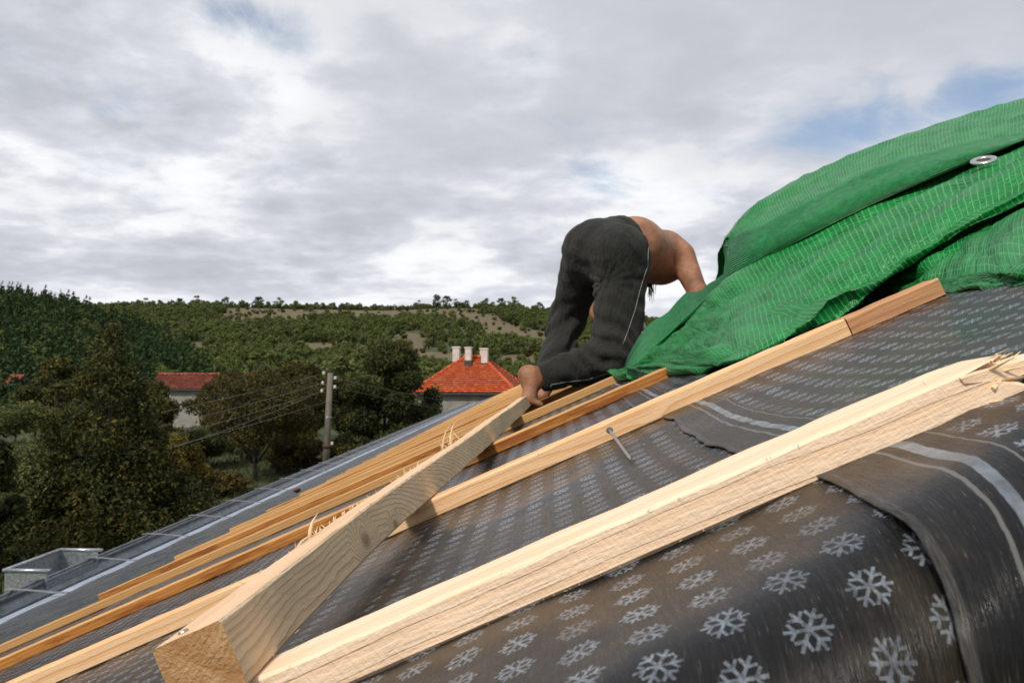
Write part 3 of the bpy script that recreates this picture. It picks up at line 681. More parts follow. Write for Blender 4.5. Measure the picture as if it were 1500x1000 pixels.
def house(name, label, org, ang_, W, D, eave, ridge, ridge_len, tilem, wallm, chims=(), rows=16, cols=26, over=.45, wins=(), base=-3.):
    """hipped (or gabled when ridge_len is the full length) house; W along local x, D along local y, front is -y"""
    h = empty(name, org); h.rotation_euler.z = ang_
    def add(nm, me, m_, par=h):
        o = bpy.data.objects.new(nm, me); C.objects.link(o); o.parent = par
        if not me.materials: me.materials.append(m_)
        return o
    v, f = box_vf(-W / 2, W / 2, -D / 2, D / 2, base, eave)
    gable = ridge_len >= W
    if gable:
        b_ = len(v); v += [(-W / 2, 0, ridge - .1), (W / 2, 0, ridge - .1)]
        f += [(4, 6, b_), (5, 7, b_ + 1)]
    add('wall', mesh('wall', v, f), M[wallm])
    w2, d2 = W / 2 + over, D / 2 + over; rl = (ridge_len / 2 if not gable else w2)
    A, B, Cc, Dd = (-w2, -d2, eave - .1), (w2, -d2, eave - .1), (w2, d2, eave - .1), (-w2, d2, eave - .1); E_, F_ = (-rl, 0, ridge), (rl, 0, ridge)
    vs = [A, B, Cc, Dd, E_, F_] + [(p[0], p[1], p[2] - .14) for p in (A, B, Cc, Dd)]
    fs = [(0, 1, 5, 4), (2, 3, 4, 5), (1, 2, 5), (3, 0, 4), (0, 6, 7, 1), (1, 7, 8, 2), (2, 8, 9, 3), (3, 9, 6, 0), (6, 9, 8, 7)]
    rf = add('roof', mesh('roof', vs, fs), M['dark_wood'])
    V1, n1 = tiled_face(A, B, F_, E_, rows, cols); V2, n2 = tiled_face(Cc, Dd, E_, F_, rows, cols)
    V = V1 + V2; n = n1 + n2
    if not gable:
        V3, n3 = tiled_face(B, Cc, F_, F_, rows, int(cols * D / W)); V4, n4 = tiled_face(Dd, A, E_, E_, rows, int(cols * D / W)); V += V3 + V4; n += n3 + n4
    t = add('roof_tiles', fast_quads('roof_tiles', np.array(V), n), M[tilem], rf); t['kind'] = 'stuff'
    caps = []
    segs = [(E_, F_)] + ([] if gable else [(A, E_), (Dd, E_), (B, F_), (Cc, F_)])
    for p, q_ in segs:
        p, q_ = Vector(p) + Vector((0, 0, .06)), Vector(q_) + Vector((0, 0, .06)); k = max(2, int((q_ - p).length / .38))
        for i in range(k): caps.append(tube_vf([p.lerp(q_, i / k), p.lerp(q_, (i + 1.08) / k)], [.105, .13], 7))
    v, f = merge(caps); add('ridge_caps', mesh('ridge_caps', v, f, True), M[tilem], rf)['kind'] = 'stuff'
    for (cx, cy, cz0, cz1, s) in chims:
        v, f = merge([box_vf(cx - s, cx + s, cy - s, cy + s, cz0, cz1), box_vf(cx - s * 1.18, cx + s * 1.18, cy - s * 1.18, cy + s * 1.18, cz1 + .002, cz1 + .12)])
        ch = add('chimney', mesh('chimney', v, f), M['chimney'])
        v, f = box_vf(cx - s * 1.25, cx + s * 1.25, cy - s * 1.25, cy + s * 1.25, cz0 + .0, cz0 + .55); add('chimney_collar', mesh('chimney_collar', v, f), M['dark_wood'], ch)
    for (wx, wz, ww, wh, side) in wins:
        ya = -D / 2 if side == 'f' else 0
        if side == 'f':
            fr = add('window', mesh('window', *merge([box_vf(wx - ww / 2 - .08, wx - ww / 2, ya - .05, ya + .05, wz, wz + wh), box_vf(wx + ww / 2, wx + ww / 2 + .08, ya - .05, ya + .05, wz, wz + wh),
                 box_vf(wx - ww / 2 - .08, wx + ww / 2 + .08, ya - .052, ya + .05, wz + wh, wz + wh + .08), box_vf(wx - ww / 2 - .08, wx + ww / 2 + .08, ya - .054, ya + .05, wz - .08, wz), box_vf(wx - .03, wx + .03, ya - .04, ya + .04, wz, wz + wh)])), M['plaster_white'])
            add('pane', mesh('pane', *box_vf(wx - ww / 2, wx + ww / 2, ya - .02, ya - .005, wz, wz + wh)), M['window_glass'], fr)
        else:
            xa = W / 2
            fr = add('window', mesh('window', *merge([box_vf(xa - .03, xa + .05, wx - ww / 2 - .08, wx - ww / 2, wz, wz + wh), box_vf(xa - .03, xa + .05, wx + ww / 2, wx + ww / 2 + .08, wz, wz + wh),
                 box_vf(xa - .03, xa + .052, wx - ww / 2 - .08, wx + ww / 2 + .08, wz + wh, wz + wh + .08), box_vf(xa - .03, xa + .054, wx - ww / 2 - .08, wx + ww / 2 + .08, wz - .08, wz)])), M['dark_wood'])
            add('pane', mesh('pane', *box_vf(xa + .005, xa + .02, wx - ww / 2, wx + ww / 2, wz, wz + wh)), M['window_glass'], fr)
    tag(h, label, 'house'); return h

def hpos(px, Y): 
    d = ray(px, HORIZ); return Vector((d.x / d.y * Y, Y, 0))
o_ = hpos(694, 64)
house('hipped_house', 'grey house with bright orange-red hipped tile roof and white chimneys', o_, R(-7), 7.1, 6.2, 4.35, 6.9, 1.3, 'tile_bright', 'plaster',
      chims=[(-1.32, -.2, 6.0, 7.6, .26), (-.25, -.75, 6.1, 7.55, .23), (.62, .6, 6.4, 7.5, .22), (.98, -.55, 5.9, 7.45, .24)], rows=17, cols=30)
o_ = hpos(303, 78)
house('long_house', 'long low grey house with old red tile roof behind orchard trees', o_, R(3), 8.2, 5., 4.25, 5.45, 99, 'tile_old', 'plaster', rows=11, cols=40, wins=[(-2.9, 2.6, .8, 1.0, 'f'), (0.5, 2.6, .8, 1.0, 'f')])
o_ = hpos(22, 92)
house('gabled_house', 'small white gabled house with dull red roof beside the dark forest', o_, R(-35), 4.6, 3.6, 3.6, 5.2, 99, 'tile_old', 'plaster_white', rows=9, cols=18, wins=[(0, 3.2, .5, .7, 's'), (-.4, 1.4, .8, .9, 'f')])

# ---------------------------------------------------------------- utility pole and wires
YP = 35.
pb = at_ground(477, YP); ptop = P(484, 546, YP); pole = empty('utility_pole', (pb.x, pb.y, pb.z))
ax = (ptop - Vector(pb)).normalized()
def pp(t): return Vector(pb).lerp(ptop, t)
tube('shaft', [pp(-.05), pp(.5), pp(1)], [.155, .14, .115], M['concrete'], pole, 10)
ins = [(-.27, .988), (-.29, .90), (-.31, .83), (.24, .945), (.24, .865), (.24, .36)]
tips = []
for sx_, t in ins:
    b0 = pp(t); e0 = b0 + Vector((sx_, -.05, -.02)); 
    hk = tube('hook', [b0, b0 + Vector((sx_ * .8, -.05, -.05)), e0 + Vector((0, 0, .02))], .014, M['rust'], pole, 6)
    prof = [(0, .02), (.05, .0), (.062, .03), (.045, .06), (.058, .09), (.04, .13), (.0, .14)]
    v = []; f = []
    for r_, z_ in prof:
        for k in range(10): v.append((e0.x + r_ * 1.15 * math.cos(k * .628), e0.y + r_ * 1.15 * math.sin(k * .628), e0.z + z_))
    for i in range(len(prof) - 1):
        for k in range(10): f.append((i * 10 + k, i * 10 + (k + 1) % 10, (i + 1) * 10 + (k + 1) % 10, (i + 1) * 10 + k))
    link('insulator', mesh('insulator', v, f, True), M['porcelain'], pole); tips.append(e0 + Vector((0, 0, .06)))
link('clamp', mesh('clamp', *tube_vf([pp(.60), pp(.607)], .155, 10), True), M['steel'], pole)
link('clamp', mesh('clamp', *tube_vf([pp(.33), pp(.36)], .19, 10), True), M['rust'], pole)
tag(pole, 'weathered concrete utility pole with white insulators beyond the gutter', 'utility pole')
for k, (ti, e, sag) in enumerate([(0, P(-420, 705, 17), .35), (1, P(-420, 742, 17), .35), (2, P(-420, 770, 17), .4), (5, P(-420, 800, 17), .3), (2, P(-420, 786, 17.2), .75)]):
    s_ = tips[ti] if k != 3 else pp(.74) + Vector((-.16, 0, 0))
    pt = [s_.lerp(e, i / 24) - Vector((0, 0, sag * 4 * (i / 24) * (1 - i / 24))) for i in range(25)]
    tag(tube('power_wire', pt, .006, M['wire'], None, 5), ['top bare power wire running left from the utility pole', 'second bare power wire running left from the utility pole', 'third bare power wire running left from the utility pole', 'lowest thin power wire running left from the utility pole', 'slack wire sagging under the third power wire'][k], 'wire', 'overhead wires')
for k, (ti, e) in enumerate([(3, P(900, 610, 62)), (4, P(900, 622, 62))]):
    pt = [tips[ti].lerp(e, i / 16) - Vector((0, 0, .5 * 4 * (i / 16) * (1 - i / 16))) for i in range(17)]
    tag(tube('power_wire', pt, .005, M['wire'], None, 5), ['upper thin wire running from the utility pole towards the hipped house', 'lower thin wire running from the utility pole towards the hipped house'][k], 'wire', 'overhead wires')

# ---------------------------------------------------------------- the roof being worked on
TAN = .44; COS = 1 / math.sqrt(1 + TAN * TAN); H0 = .136
YFAR = 33.; XE = -2.9; XR = 3.1
BY = [.485, 1.13, 1.80, 2.55] + [3.22 + .655 * i for i in range(45)]
def roofz(x, y, sag=True):
    z = ZC - H0 + TAN * x
    if x < -1.75: z += .069 * ((-1.75 - x) / 1.15) ** 1.5
    if sag and y > .45:
        for i in range(len(BY) - 1):
            if BY[i] <= y < BY[i + 1]:
                u = (y - BY[i] - .022) / (BY[i + 1] - BY[i]); u = min(1, max(0, u))
                z -= .0085 * math.sin(math.pi * u) ** 2; break
    return z
NRM = Vector((-TAN * COS, 0, COS)); UD = Vector((COS, 0, TAN * COS))
def edge_y(x): return .325 + .50 * max(-.6, min(.6, x))

hroot = empty('house_under_repair', (0, 15, 0))
def sheet_point(x, s, lift, top=False):
    """x across (horizontal metres), s run along the sheet measured towards the camera; s=0 at y=34"""
    y = 34. - s; ye = edge_y(x); rb = .075
    if y >= ye:
        z = roofz(x, y); y_ = y
    else:
        q = ye - y; th = min(q / rb, R(80)); z0 = roofz(x, ye)
        rest = max(0, q - rb * R(80))
        y_ = ye - rb * math.sin(th) - rest * math.cos(R(80)); z = z0 - rb * (1 - math.cos(th)) - rest * math.sin(R(80))
        lift = lift + (.010 * math.exp(-max(0, x - .153) / .30) * min(1, q / .09) if top else 0)
        z += .004 * vnoise(x * 9, q * 7, 2); y_ += (.008 * vnoise(x * 7 + 3, q * 5, 8) + .004 * vnoise(x * 18 + q * 9, q * 4, 5)) * min(1, q / .08)
    z += (.0024 * vnoise(x * 9, y * 6, 3) + .0014 * vnoise(x * 26, y * 14, 6) + .0022 * max(0, 1 - 5 * abs(vnoise(x * 4 + y * 2.5, y * 3 - x, 12))) ** 2) if y < 3.5 else 0
    return Vector((x, y_, z + lift)) + (Vector((0, -lift * .8, 0)) if y < ye else Vector())
def membrane_sheet(x0, x1, lift0, nx, near=True):
    ss = list(np.linspace(0, 24, 50)) + list(np.linspace(24.4, 31.2, 50)) + list(np.linspace(31.22, 33.4, 130)) + list(np.linspace(33.412, 34.02, 66))
    v = []; uv = []
    for s in ss:
        for j in range(nx):
            x = x0 + (x1 - x0) * (j / (nx - 1)) ** 1.15
            lf = lift0 * math.exp(-((x - x0) / .30)) + .0005 + (.0016 * vnoise(s * 9, 31, 2) if j < 3 else 0)
            xe = x + (.0035 * vnoise(s * 14, 77, 4) + .002 * vnoise(s * 40, 7, 4) if j < 2 and s > 30 else 0)
            v.append(sheet_point(xe, s, lf, x0 > 0 and x0 < 1)); uv.append(((x - x0) / COS, s + 7.3 * (x0 + 5)))
    return link('membrane_sheet', mesh('membrane_sheet', v, grid_faces(len(ss), nx), True, uv), M['membrane'], hroot)
e0 = membrane_sheet(-2.9, -1.28, .001, 50); e0['label'] = 'dark roofing membrane strip along the gutter'
e1 = membrane_sheet(-1.34, .20, .003, 110); e1['label'] = 'dark roofing membrane strip printed with pale snowflakes, under the long beam'
e2 = membrane_sheet(.153, 1.7, .0035, 110); e2['label'] = 'snowflake-printed membrane strip overlapping the one below, going under the tarpaulin'
e3 = membrane_sheet(1.64, 3.1, .003, 30)
for e in (e0, e1, e2, e3):
    sd_ = e.modifiers.new('thick', 'SOLIDIFY'); sd_.thickness = .0016; sd_.offset = -1
# the roof under the membrane, the far slope and the walls
def slab(name, pts, mat_, par): 
    v = [tuple(p) for p in pts] + [(p[0], p[1], p[2] - .06) for p in pts]; n = len(pts)
    f = [tuple(range(n)), tuple(range(2 * n - 1, n - 1, -1))] + [(i, i + n, (i + 1) % n + n, (i + 1) % n) for i in range(n)]
    return link(name, mesh(name, v, f), mat_, par)
zb = lambda x: ZC - H0 + TAN * x - .045
slab('roof_deck', [(-2.7, .62, zb(-2.7)), (XR, .62, zb(XR)), (XR, YFAR, zb(XR)), (-2.7, YFAR, zb(-2.7))], M['dark_wood'], hroot)
slab('far_roof_slope', [(XR + .01, .62, zb(XR)), (9.1, .62, zb(-2.9)), (9.1, YFAR, zb(-2.9)), (XR + .01, YFAR, zb(XR))], M['dark_wood'], hroot)
v = [(-2.5, .75, -.5), (8.7, .75, -.5), (8.7, .75, 4.3), (XR, .75, 6.9), (-2.5, .75, 4.3)]; n = 5
v += [(p[0], YFAR - .3, p[2]) for p in v]
link('wall', mesh('wall', v, [(0, 1, 2, 3, 4), (9, 8, 7, 6, 5), (0, 5, 6, 1), (1, 6, 7, 2), (4, 9, 5, 0)]), M['plaster'], hroot)

def batten_mesh(name, x0, x1, wid, thk, seed, nseg=None, bow=.004, rough=.0012, broken=False, tip=0):
    """a sawn batten, local X up the slope (metres from x=0), local Y away, local Z off the roof"""
    rg_ = random.Random(seed); Ls = (x1 - x0) / COS; nseg = nseg or max(8, int(Ls / .07)); v = []; f = []
    ph = rg_.uniform(0, 50); c_ = .0022
    prof = [(0, c_), (0, thk - c_), (c_, thk), (wid * .5, thk), (wid - c_, thk), (wid, thk - c_), (wid, c_), (wid - c_, 0), (c_, 0)]
    n = len(prof)
    for i in range(nseg + 1):
        u = i / nseg; X = (x0 / COS) + Ls * u
        by = bow * vnoise(X * .9 + ph, 1) + rough * vnoise(X * 9 + ph, 2); bz = .0015 * vnoise(X * 1.1 + ph, 7)
        for k, (py_, pz_) in enumerate(prof):
            kk = (0, 1, 1, 2, 3, 3, 4, 4, 0)[k]; e = rough * .8 * vnoise(X * 22 + ph, kk * 3.1, 4) + rough * .5 * vnoise(X * 60 + ph, kk * 5.1, 9)
            xx = X
            if tip and u < .3:
                q_ = .25 + .75 * (u / .3) ** .6; py_ = wid * .5 + (py_ - wid * .5) * q_; pz_ = thk * .3 + (pz_ - thk * .3) * q_; xx += .014 * vnoise(k * 3.7, 5, u * 3) * (1 - u / .3)
            if broken and i == nseg: xx += rg_.uniform(-.055, .03)
            if broken and i == nseg - 1: xx += rg_.uniform(-.03, .0)
            v.append((xx, py_ + by + e * .6, pz_ + (bz if pz_ > .001 else 0) + (e if pz_ > .01 else 0)))
    for i in range(nseg):
        for k in range(n):
            k2 = (k + 1) % n; f.append((i * n + k, (i + 1) * n + k, (i + 1) * n + k2, i * n + k2))
    f.append(tuple(range(n))); f.append(tuple(nseg * n + k for k in range(n - 1, -1, -1)))
    me_ = mesh(name, v, f); mi_ = [1 if (q % n) in (1, 2, 3) and q < nseg * n else 0 for q in range(len(f))]
    me_.polygons.foreach_set('material_index', mi_); return me_
SLOPE = Matrix(((COS, 0, -TAN * COS, 0), (0, 1, 0, 0), (TAN * COS, 0, COS, 0), (0, 0, 0, 1)))
def place(o, y, skew=0., lift=.002, parent=True):
    """roof-plane frame at distance y, X axis up the slope"""
    base = Matrix.Translation((0, y, ZC - H0 + lift)) @ SLOPE @ Matrix.Rotation(skew, 4, 'Z')
    if parent:
        o.parent = hroot; o.matrix_parent_inverse = Matrix.Identity(4); o.matrix_basis = Matrix.Translation(-hroot.location) @ base
    else: o.matrix_basis = base
    return o
def batten(me, m_, y, skew=0., lift=.002, label=None):
    o = bpy.data.objects.new('batten', me); C.objects.link(o)
    if not me.materials: me.materials.append(m_); me.materials.append(m_)
    for k_, q_ in enumerate((m_, M['pine'] if m_ is M['pine_wet'] else m_)): o.material_slots[k_].link = 'OBJECT'; o.material_slots[k_].material = q_
    place(o, y, skew, lift)
    if label: o['label'] = label
    return o
bt = batten(batten_mesh('batten', -1.4, .262, .046, .0255, 1, 120, .003, .0012, True), M['pine_near'], .487, .004, label='broad fresh pale pine batten with a splintered broken end')
bt = batten(batten_mesh('batten', -1.75, .404, .046, .0255, 2, 120, .005, .0011), M['pine_knot'], 1.128, .0, label='fresh pine batten with a round knot, the long nail leaning on it')
bt = batten(batten_mesh('batten', .406, .528, .046, .0255, 3, 20, .001, .0011), M['pine_red'], 1.128, .0, label='reddish stained batten end under the tarpaulin')
bt = batten(batten_mesh('batten', -1.78, .55, .046, .0245, 4, 90, .008, .0012), M['pine_wet'], 1.80, .0, label='orange-brown wet batten')
bt = batten(batten_mesh('batten', -1.90, 2.6, .046, .0255, 5, 90, .008, .0012), M['pine_tan'], 2.53, .0)
shared = [batten_mesh('batten', -1.76, 2.7, .046, .0255, 20 + i, 44, .012, .0014) for i in range(5)]
rb_ = random.Random(3)
cyc = ['pine_wet', 'pine', 'pine', 'pine_wet', 'pine', 'pine_tan', 'pine']
for i, y in enumerate(BY[4:]):
    if y > YFAR - .3: break
    batten(shared[i % 5], M[cyc[i % 7]], y + rb_.uniform(-.03, .03), rb_.uniform(-.004, .004), .002)
# the snapped-off piece of the nearest batten, kinked up
st = batten_mesh('batten', .0, .34, .026, .017, 41, 40, .003, .0016, True, 1)
o = batten(st, M['pine_near'], 0, label='snapped piece of batten kinked sideways at the broken end')
pk = P(1437, 572, .478); ax_ = (P(1560, 548, .50) - pk).normalized(); yv = Vector((0, 1, 0)); yv = (yv - ax_ * yv.dot(ax_)).normalized(); zv = ax_.cross(yv)
mm_ = Matrix((ax_, yv, zv)).transposed().to_4x4(); mm_.translation = pk
o.matrix_basis = Matrix.Translation(-hroot.location) @ mm_

def slivers(name, spots, m_, parent=None, seed=0):
    """thin torn wood fibres: list of (point, direction, length, width)"""
    rg_ = random.Random(seed); parts = []
    for p, d, l_, w_ in spots:
        p = Vector(p); d = Vector(d).normalized(); bend = Vector((rg_.uniform(-1, 1), rg_.uniform(-1, 1), rg_.uniform(-.6, .6))) * l_ * .22
        pts_ = [p, p + d * l_ * .5 + bend * .3, p + d * l_ + bend]
        parts.append(tube_vf(pts_, [w_, w_ * .7, w_ * .12], 4))
    v, f = merge(parts); o = link(name, mesh(name, v, f), m_, parent); o['kind'] = 'stuff'; return o
# torn fibres at the broken end and along the batten edges
rs = random.Random(8); sp = []
for i in range(34):
    p = P(1445 + rs.uniform(-28, 22), 535 + rs.uniform(-12, 60), .487 + rs.uniform(0, .04)); sp.append((p, (rs.uniform(.3, 1), rs.uniform(-.6, .4), rs.uniform(-.1, .8)), rs.uniform(.006, .028), rs.uniform(.0006, .0017)))
slivers('torn_fibres', sp, M['splinter'], hroot, 5)
sp = []
for bi, (yy_, x0_, x1_) in enumerate([(.487, -.3, .25), (1.128, -.1, .42), (1.80, -.9, .3), (2.53, -.9, .5)]):
    for i in range(60):
        x_ = rs.uniform(x0_, x1_); far = rs.random() < .6
        p = Vector((0, yy_ + (.044 if far else .001), ZC - H0)) + UD * (x_ / COS) + NRM * (.026 if far or rs.random() < .4 else .003)
        sp.append((p, (rs.uniform(-1, 1), rs.uniform(-.7, .7), rs.uniform(0, .9)), rs.uniform(.001, .0045) * (1 if yy_ < 2 else 1.6), rs.uniform(.0002, .0004)))
slivers('wood_fuzz', sp, M['splinter'], hroot, 6)

# ---------------------------------------------------------------- gutter
GX0, GX1 = -3.02, -3.20; YG0, YG1 = 3.2, YFAR
def sweep(prof, y0, y1, n, thick=0.):
    v = []; k = len(prof)
    for i in range(n):
        y = y0 + (y1 - y0) * i / (n - 1); dz = .004 * vnoise(y * .35, 3)
        for x, z in prof: v.append((x + .003 * vnoise(y * .5, 9), y, z + dz))
    return v, grid_faces(n, k)
zr = ZC - .416 * 3.20; zi = ZC - .463 * 2.9
prof = [(GX0, zr - .02)] + [(-3.11 + .09 * math.cos(t), zr - .02 - .085 * math.sin(t)) for t in np.linspace(.15, math.pi - .1, 10)] + [(GX1, zr)]
gut = link('gutter', mesh('gutter', *sweep(prof, YG0, YG1, 60), True), M['zinc'], hroot); gut['label'] = 'galvanised half-round gutter along the eave'
m_ = gut.modifiers.new('thick', 'SOLIDIFY'); m_.thickness = .003
def gchild(name, v, f, m_, smooth=True):
    o = bpy.data.objects.new(name, mesh(name, v, f, smooth)); C.objects.link(o); o.data.materials.append(m_); o.parent = gut; return o
gchild('rolled_rim', *tube_vf([(GX1 - .006, y, zr + .002 + .004 * vnoise(y * .35, 3)) for y in np.linspace(YG0, YG1, 60)], .011, 8), M['zinc'])
fl = [(-2.86, zi - .012 + .014), (-2.91, zi - .010), (-3.0, zr - .030), (-3.035, zr - .075)]
for i in range(14):
    y0 = YG0 + i * 2.15; y1 = min(YG1, y0 + 2.19)
    if y0 >= YG1: break
    v, f = sweep([(x, z - .0012 * (i % 2)) for x, z in fl], y0, y1, 8); gchild('flashing_strip', v, f, M['flashing'])
y = 4.02
while y < 32:
    pts_ = [(-2.86, y, zi + .012), (-2.95, y, zi + .012), (-3.10, y, zr + .012), (GX1 - .008, y, zr + .016), (GX1 - .045, y - .01, zr + .013)]
    v = []; f = []
    for (x, yy_, z) in pts_: v += [(x, yy_ - .0125, z), (x, yy_ + .0125, z), (x, yy_ + .0125, z + .004), (x, yy_ - .0125, z + .004)]
    for i in range(len(pts_) - 1):
        for k in range(4): f.append((i * 4 + k, i * 4 + (k + 1) % 4, i * 4 + 4 + (k + 1) % 4, i * 4 + 4 + k))
    f += [(3, 2, 1, 0), tuple((len(pts_) - 1) * 4 + k for k in range(4))]
    gchild('bracket', v, f, M['zinc_dull'], False); y += .84
# hopper box bolted outside the rim
hx0, hx1, hy0, hy1, hz0, hz1 = -3.455, -3.18, 5.16, 5.76, zr - .20, zr + .055
wl = []
t_ = .004
for (a, b) in (((hx0, hy0, hz0), (hx0 + t_, hy1, hz1)), ((hx0 + t_, hy0, hz0), (hx1, hy0 + t_, hz1)), ((hx0 + t_, hy1 - t_, hz0), (hx1, hy1, hz1)), ((hx1 - t_, hy0 + t_, hz0), (hx1, hy1 - t_, zr - .02)), ((hx0 + t_, hy0 + t_, hz0), (hx1 - t_, hy1 - t_, hz0 + t_))):
    wl.append(box_vf(a[0], b[0], a[1], b[1], a[2], b[2]))
M['galvanised'] = plain('galvanised', (.42, .45, .47), .36, .75, .4, 55, .1)
v, f = merge(wl); hop = gchild('hopper', v, f, M['galvanised'], False); hop['label'] = 'square galvanised hopper box'
for a, b in (((hx0, hy0, hz1), (hx0, hy1, hz1)), ((hx0 - .01, hy0, hz1), (hx1 + .02, hy0, hz1 + .0)), ((hx0, hy1, hz1), (hx1 + .03, hy1, hz1))):
    v, f = tube_vf([a, b], .0125, 10); gchild('hopper_rim', v, f, M['galvanised'])
v, f = tube_vf([(-3.3, 5.46, hz0 + .01), (-3.3, 5.46, hz0 - .35), (-2.75, 5.46, hz0 - .6), (-2.62, 5.46, 0)], .05, 10); gchild('downpipe', v, f, M['zinc_dull'])
tag(hroot, 'house roof under repair with snowflake membrane, pine battens and gutter', 'house')

# ---------------------------------------------------------------- the long beam lying across the battens
bro = [(.47, -.181, 0), (.72, -.185, 0), (.95, -.182, 0), (1.3, -.160, .001), (1.9, -.124, .001), (2.6, -.090, .0), (3.25, -.070, 0)]
def beam_c(y):
    for (y0, x0, _), (y1, x1, _) in zip(bro, bro[1:]):
        if y <= y1: u = (y - y0) / (y1 - y0); return x0 + (x1 - x0) * u
    return bro[-1][1]
NB = 150; Y0b, Y1b = .474, 3.2; WB, HB = .0435, .0405
v = []; f = []; mi = []
c_ = .0018
prof = [(-.5, c_ / HB), (-.5, 1 - c_ / HB), (-.5 + c_ / WB, 1), (-.17, 1), (.17, 1), (.5 - c_ / WB, 1), (.5, 1 - c_ / HB), (.5, .66), (.5, .33), (.5, c_ / HB), (.5 - c_ / WB, 0), (-.5 + c_ / WB, 0)]
npf = len(prof)
ZB0 = .0285
for i in range(NB + 1):
    u = i / NB; y = Y0b + (Y1b - Y0b) * u ** 1.35; cx = sum(beam_c(y + dy) for dy in (-.08, -.04, 0, .04, .08)) / 5 if .58 < y < 3.1 else beam_c(y)
    wob = .0022 * vnoise(y * 3, 3) + .0012 * vnoise(y * 9, 5)
    step = -.004 * sm(y, 1.9, 1.93) + .003 * sm(y, 2.35, 2.4)
    hb = HB * (1 + .03 * vnoise(y * 2.2, 8)); wb = WB * (1 + .05 * vnoise(y * 1.7, 4))
    ctr = Vector((0, y, ZC - H0)) + UD * ((cx + wob + step) / COS)
    for k, (a, b) in enumerate(prof):
        e = .0005 * vnoise(y * 26, k * 2.3, 1) + .0004 * vnoise(y * 70, k * 4.3, 2)
        v.append(ctr + UD * (a * wb + e) + NRM * (ZB0 + b * hb + (e if b > .5 else 0)))
for i in range(NB):
    for k in range(npf):
        k2 = (k + 1) % npf; f.append((i * npf + k, (i + 1) * npf + k, (i + 1) * npf + k2, i * npf + k2)); mi.append(1 if 1 <= k <= 4 else 0)
f.append(tuple(range(npf - 1, -1, -1))); mi.append(2); f.append(tuple(NB * npf + k for k in range(npf))); mi.append(2)
# into a local frame: X along the beam, Y up-slope side, Z off the roof
org = Vector((0, Y0b, ZC - H0)) + UD * (bro[0][1] / COS) + NRM * (ZB0 + HB / 2)
fx_ = Vector((0, 1, 0)); fy_ = UD; fz_ = NRM
loc = [((p - org).dot(fx_), (p - org).dot(fy_), (p - org).dot(fz_)) for p in v]
me = mesh('timber', loc, f); me.polygons.foreach_set('material_index', mi)
bm_root = empty('loose_beam', org)
bo = bpy.data.objects.new('timber', me); C.objects.link(bo)
for k in ('beam', 'beam_top', 'end_grain'): me.materials.append(M[k])
FRB = Matrix((fx_, fy_, fz_)).transposed().to_4x4()
bo.parent = bm_root; bo.matrix_basis = FRB
sp = []
for (px, py, Y, n_, l_) in [(432, 800, .80, 3, .012), (470, 775, .86, 8, .009), (620, 672, 1.55, 7, .03), (640, 655, 1.62, 5, .03), (575, 705, 1.25, 3, .010), (550, 722, 1.15, 3, .010), (498, 762, .93, 4, .007)]:
    for i in range(n_):
        y_ = Y + rs.uniform(-.06, .06); p = Vector((0, y_, ZC - H0)) + UD * (beam_c(y_) / COS - WB * rs.uniform(.40, .5)) + NRM * (ZB0 + HB)
        sp.append((p, (rs.uniform(-.9, .4), rs.uniform(-.2, .9), rs.uniform(.4, 1.3)), l_ * rs.uniform(.35, 1.0), rs.uniform(.0005, .0013) * (1.3 if l_ > .028 else 1)))
for i in range(160):
    y_ = rs.uniform(.52, 2.2); side = rs.choice((-.5, .5)); p = Vector((0, y_, ZC - H0)) + UD * (beam_c(y_) / COS + WB * side) + NRM * (ZB0 + HB * rs.choice((1, 1, .02)))
    sp.append((p, (rs.uniform(-1, 1), rs.uniform(-1, 1), rs.uniform(0, 1)), rs.uniform(.002, .007), rs.uniform(.0003, .0006)))
def bchild(o): o.parent = bm_root; o.matrix_parent_inverse = Matrix.Translation(-bm_root.location); return o
bchild(slivers('splinters', sp, M['splinter'], None, 9))
for (px, py, Y, d, l_, w_) in [(428, 806, .79, (-.05, .35, 1), .034, .0022), (415, 815, .755, (.1, .9, .5), .03, .0016), (633, 668, 1.58, (-.15, .8, .9), .09, .0018), (622, 678, 1.5, (-.05, .5, 1), .07, .0016)]:
    p = Vector((0, Y, ZC - H0)) + UD * (beam_c(Y) / COS - WB * .46) + NRM * (ZB0 + HB - .001)
    pts_ = [p + Vector(d).normalized() * l_ * t + Vector((.2, 0, -.25)) * l_ * t * t for t in (0, .3, .6, 1)]
    vv_, ff_ = tube_vf(pts_, [w_, w_ * .9, w_ * .6, w_ * .1], 5); bchild(link('splinter', mesh('splinter', vv_, ff_, True), M['splinter']))
# a driven nail head near the end of the beam
p = Vector((0, .49, ZC - H0)) + UD * (-.190 / COS) + NRM * (ZB0 + HB)
vv_, ff_ = tube_vf([p - NRM * .004, p + NRM * .0004, p + NRM * .0012], [.0018, .0032, .0026], 12); bchild(link('nail_head', mesh('nail_head', vv_, ff_), M['nail_steel']))
tag(bm_root, 'long square sawn timber lying along the roof across the battens', 'timber beam')

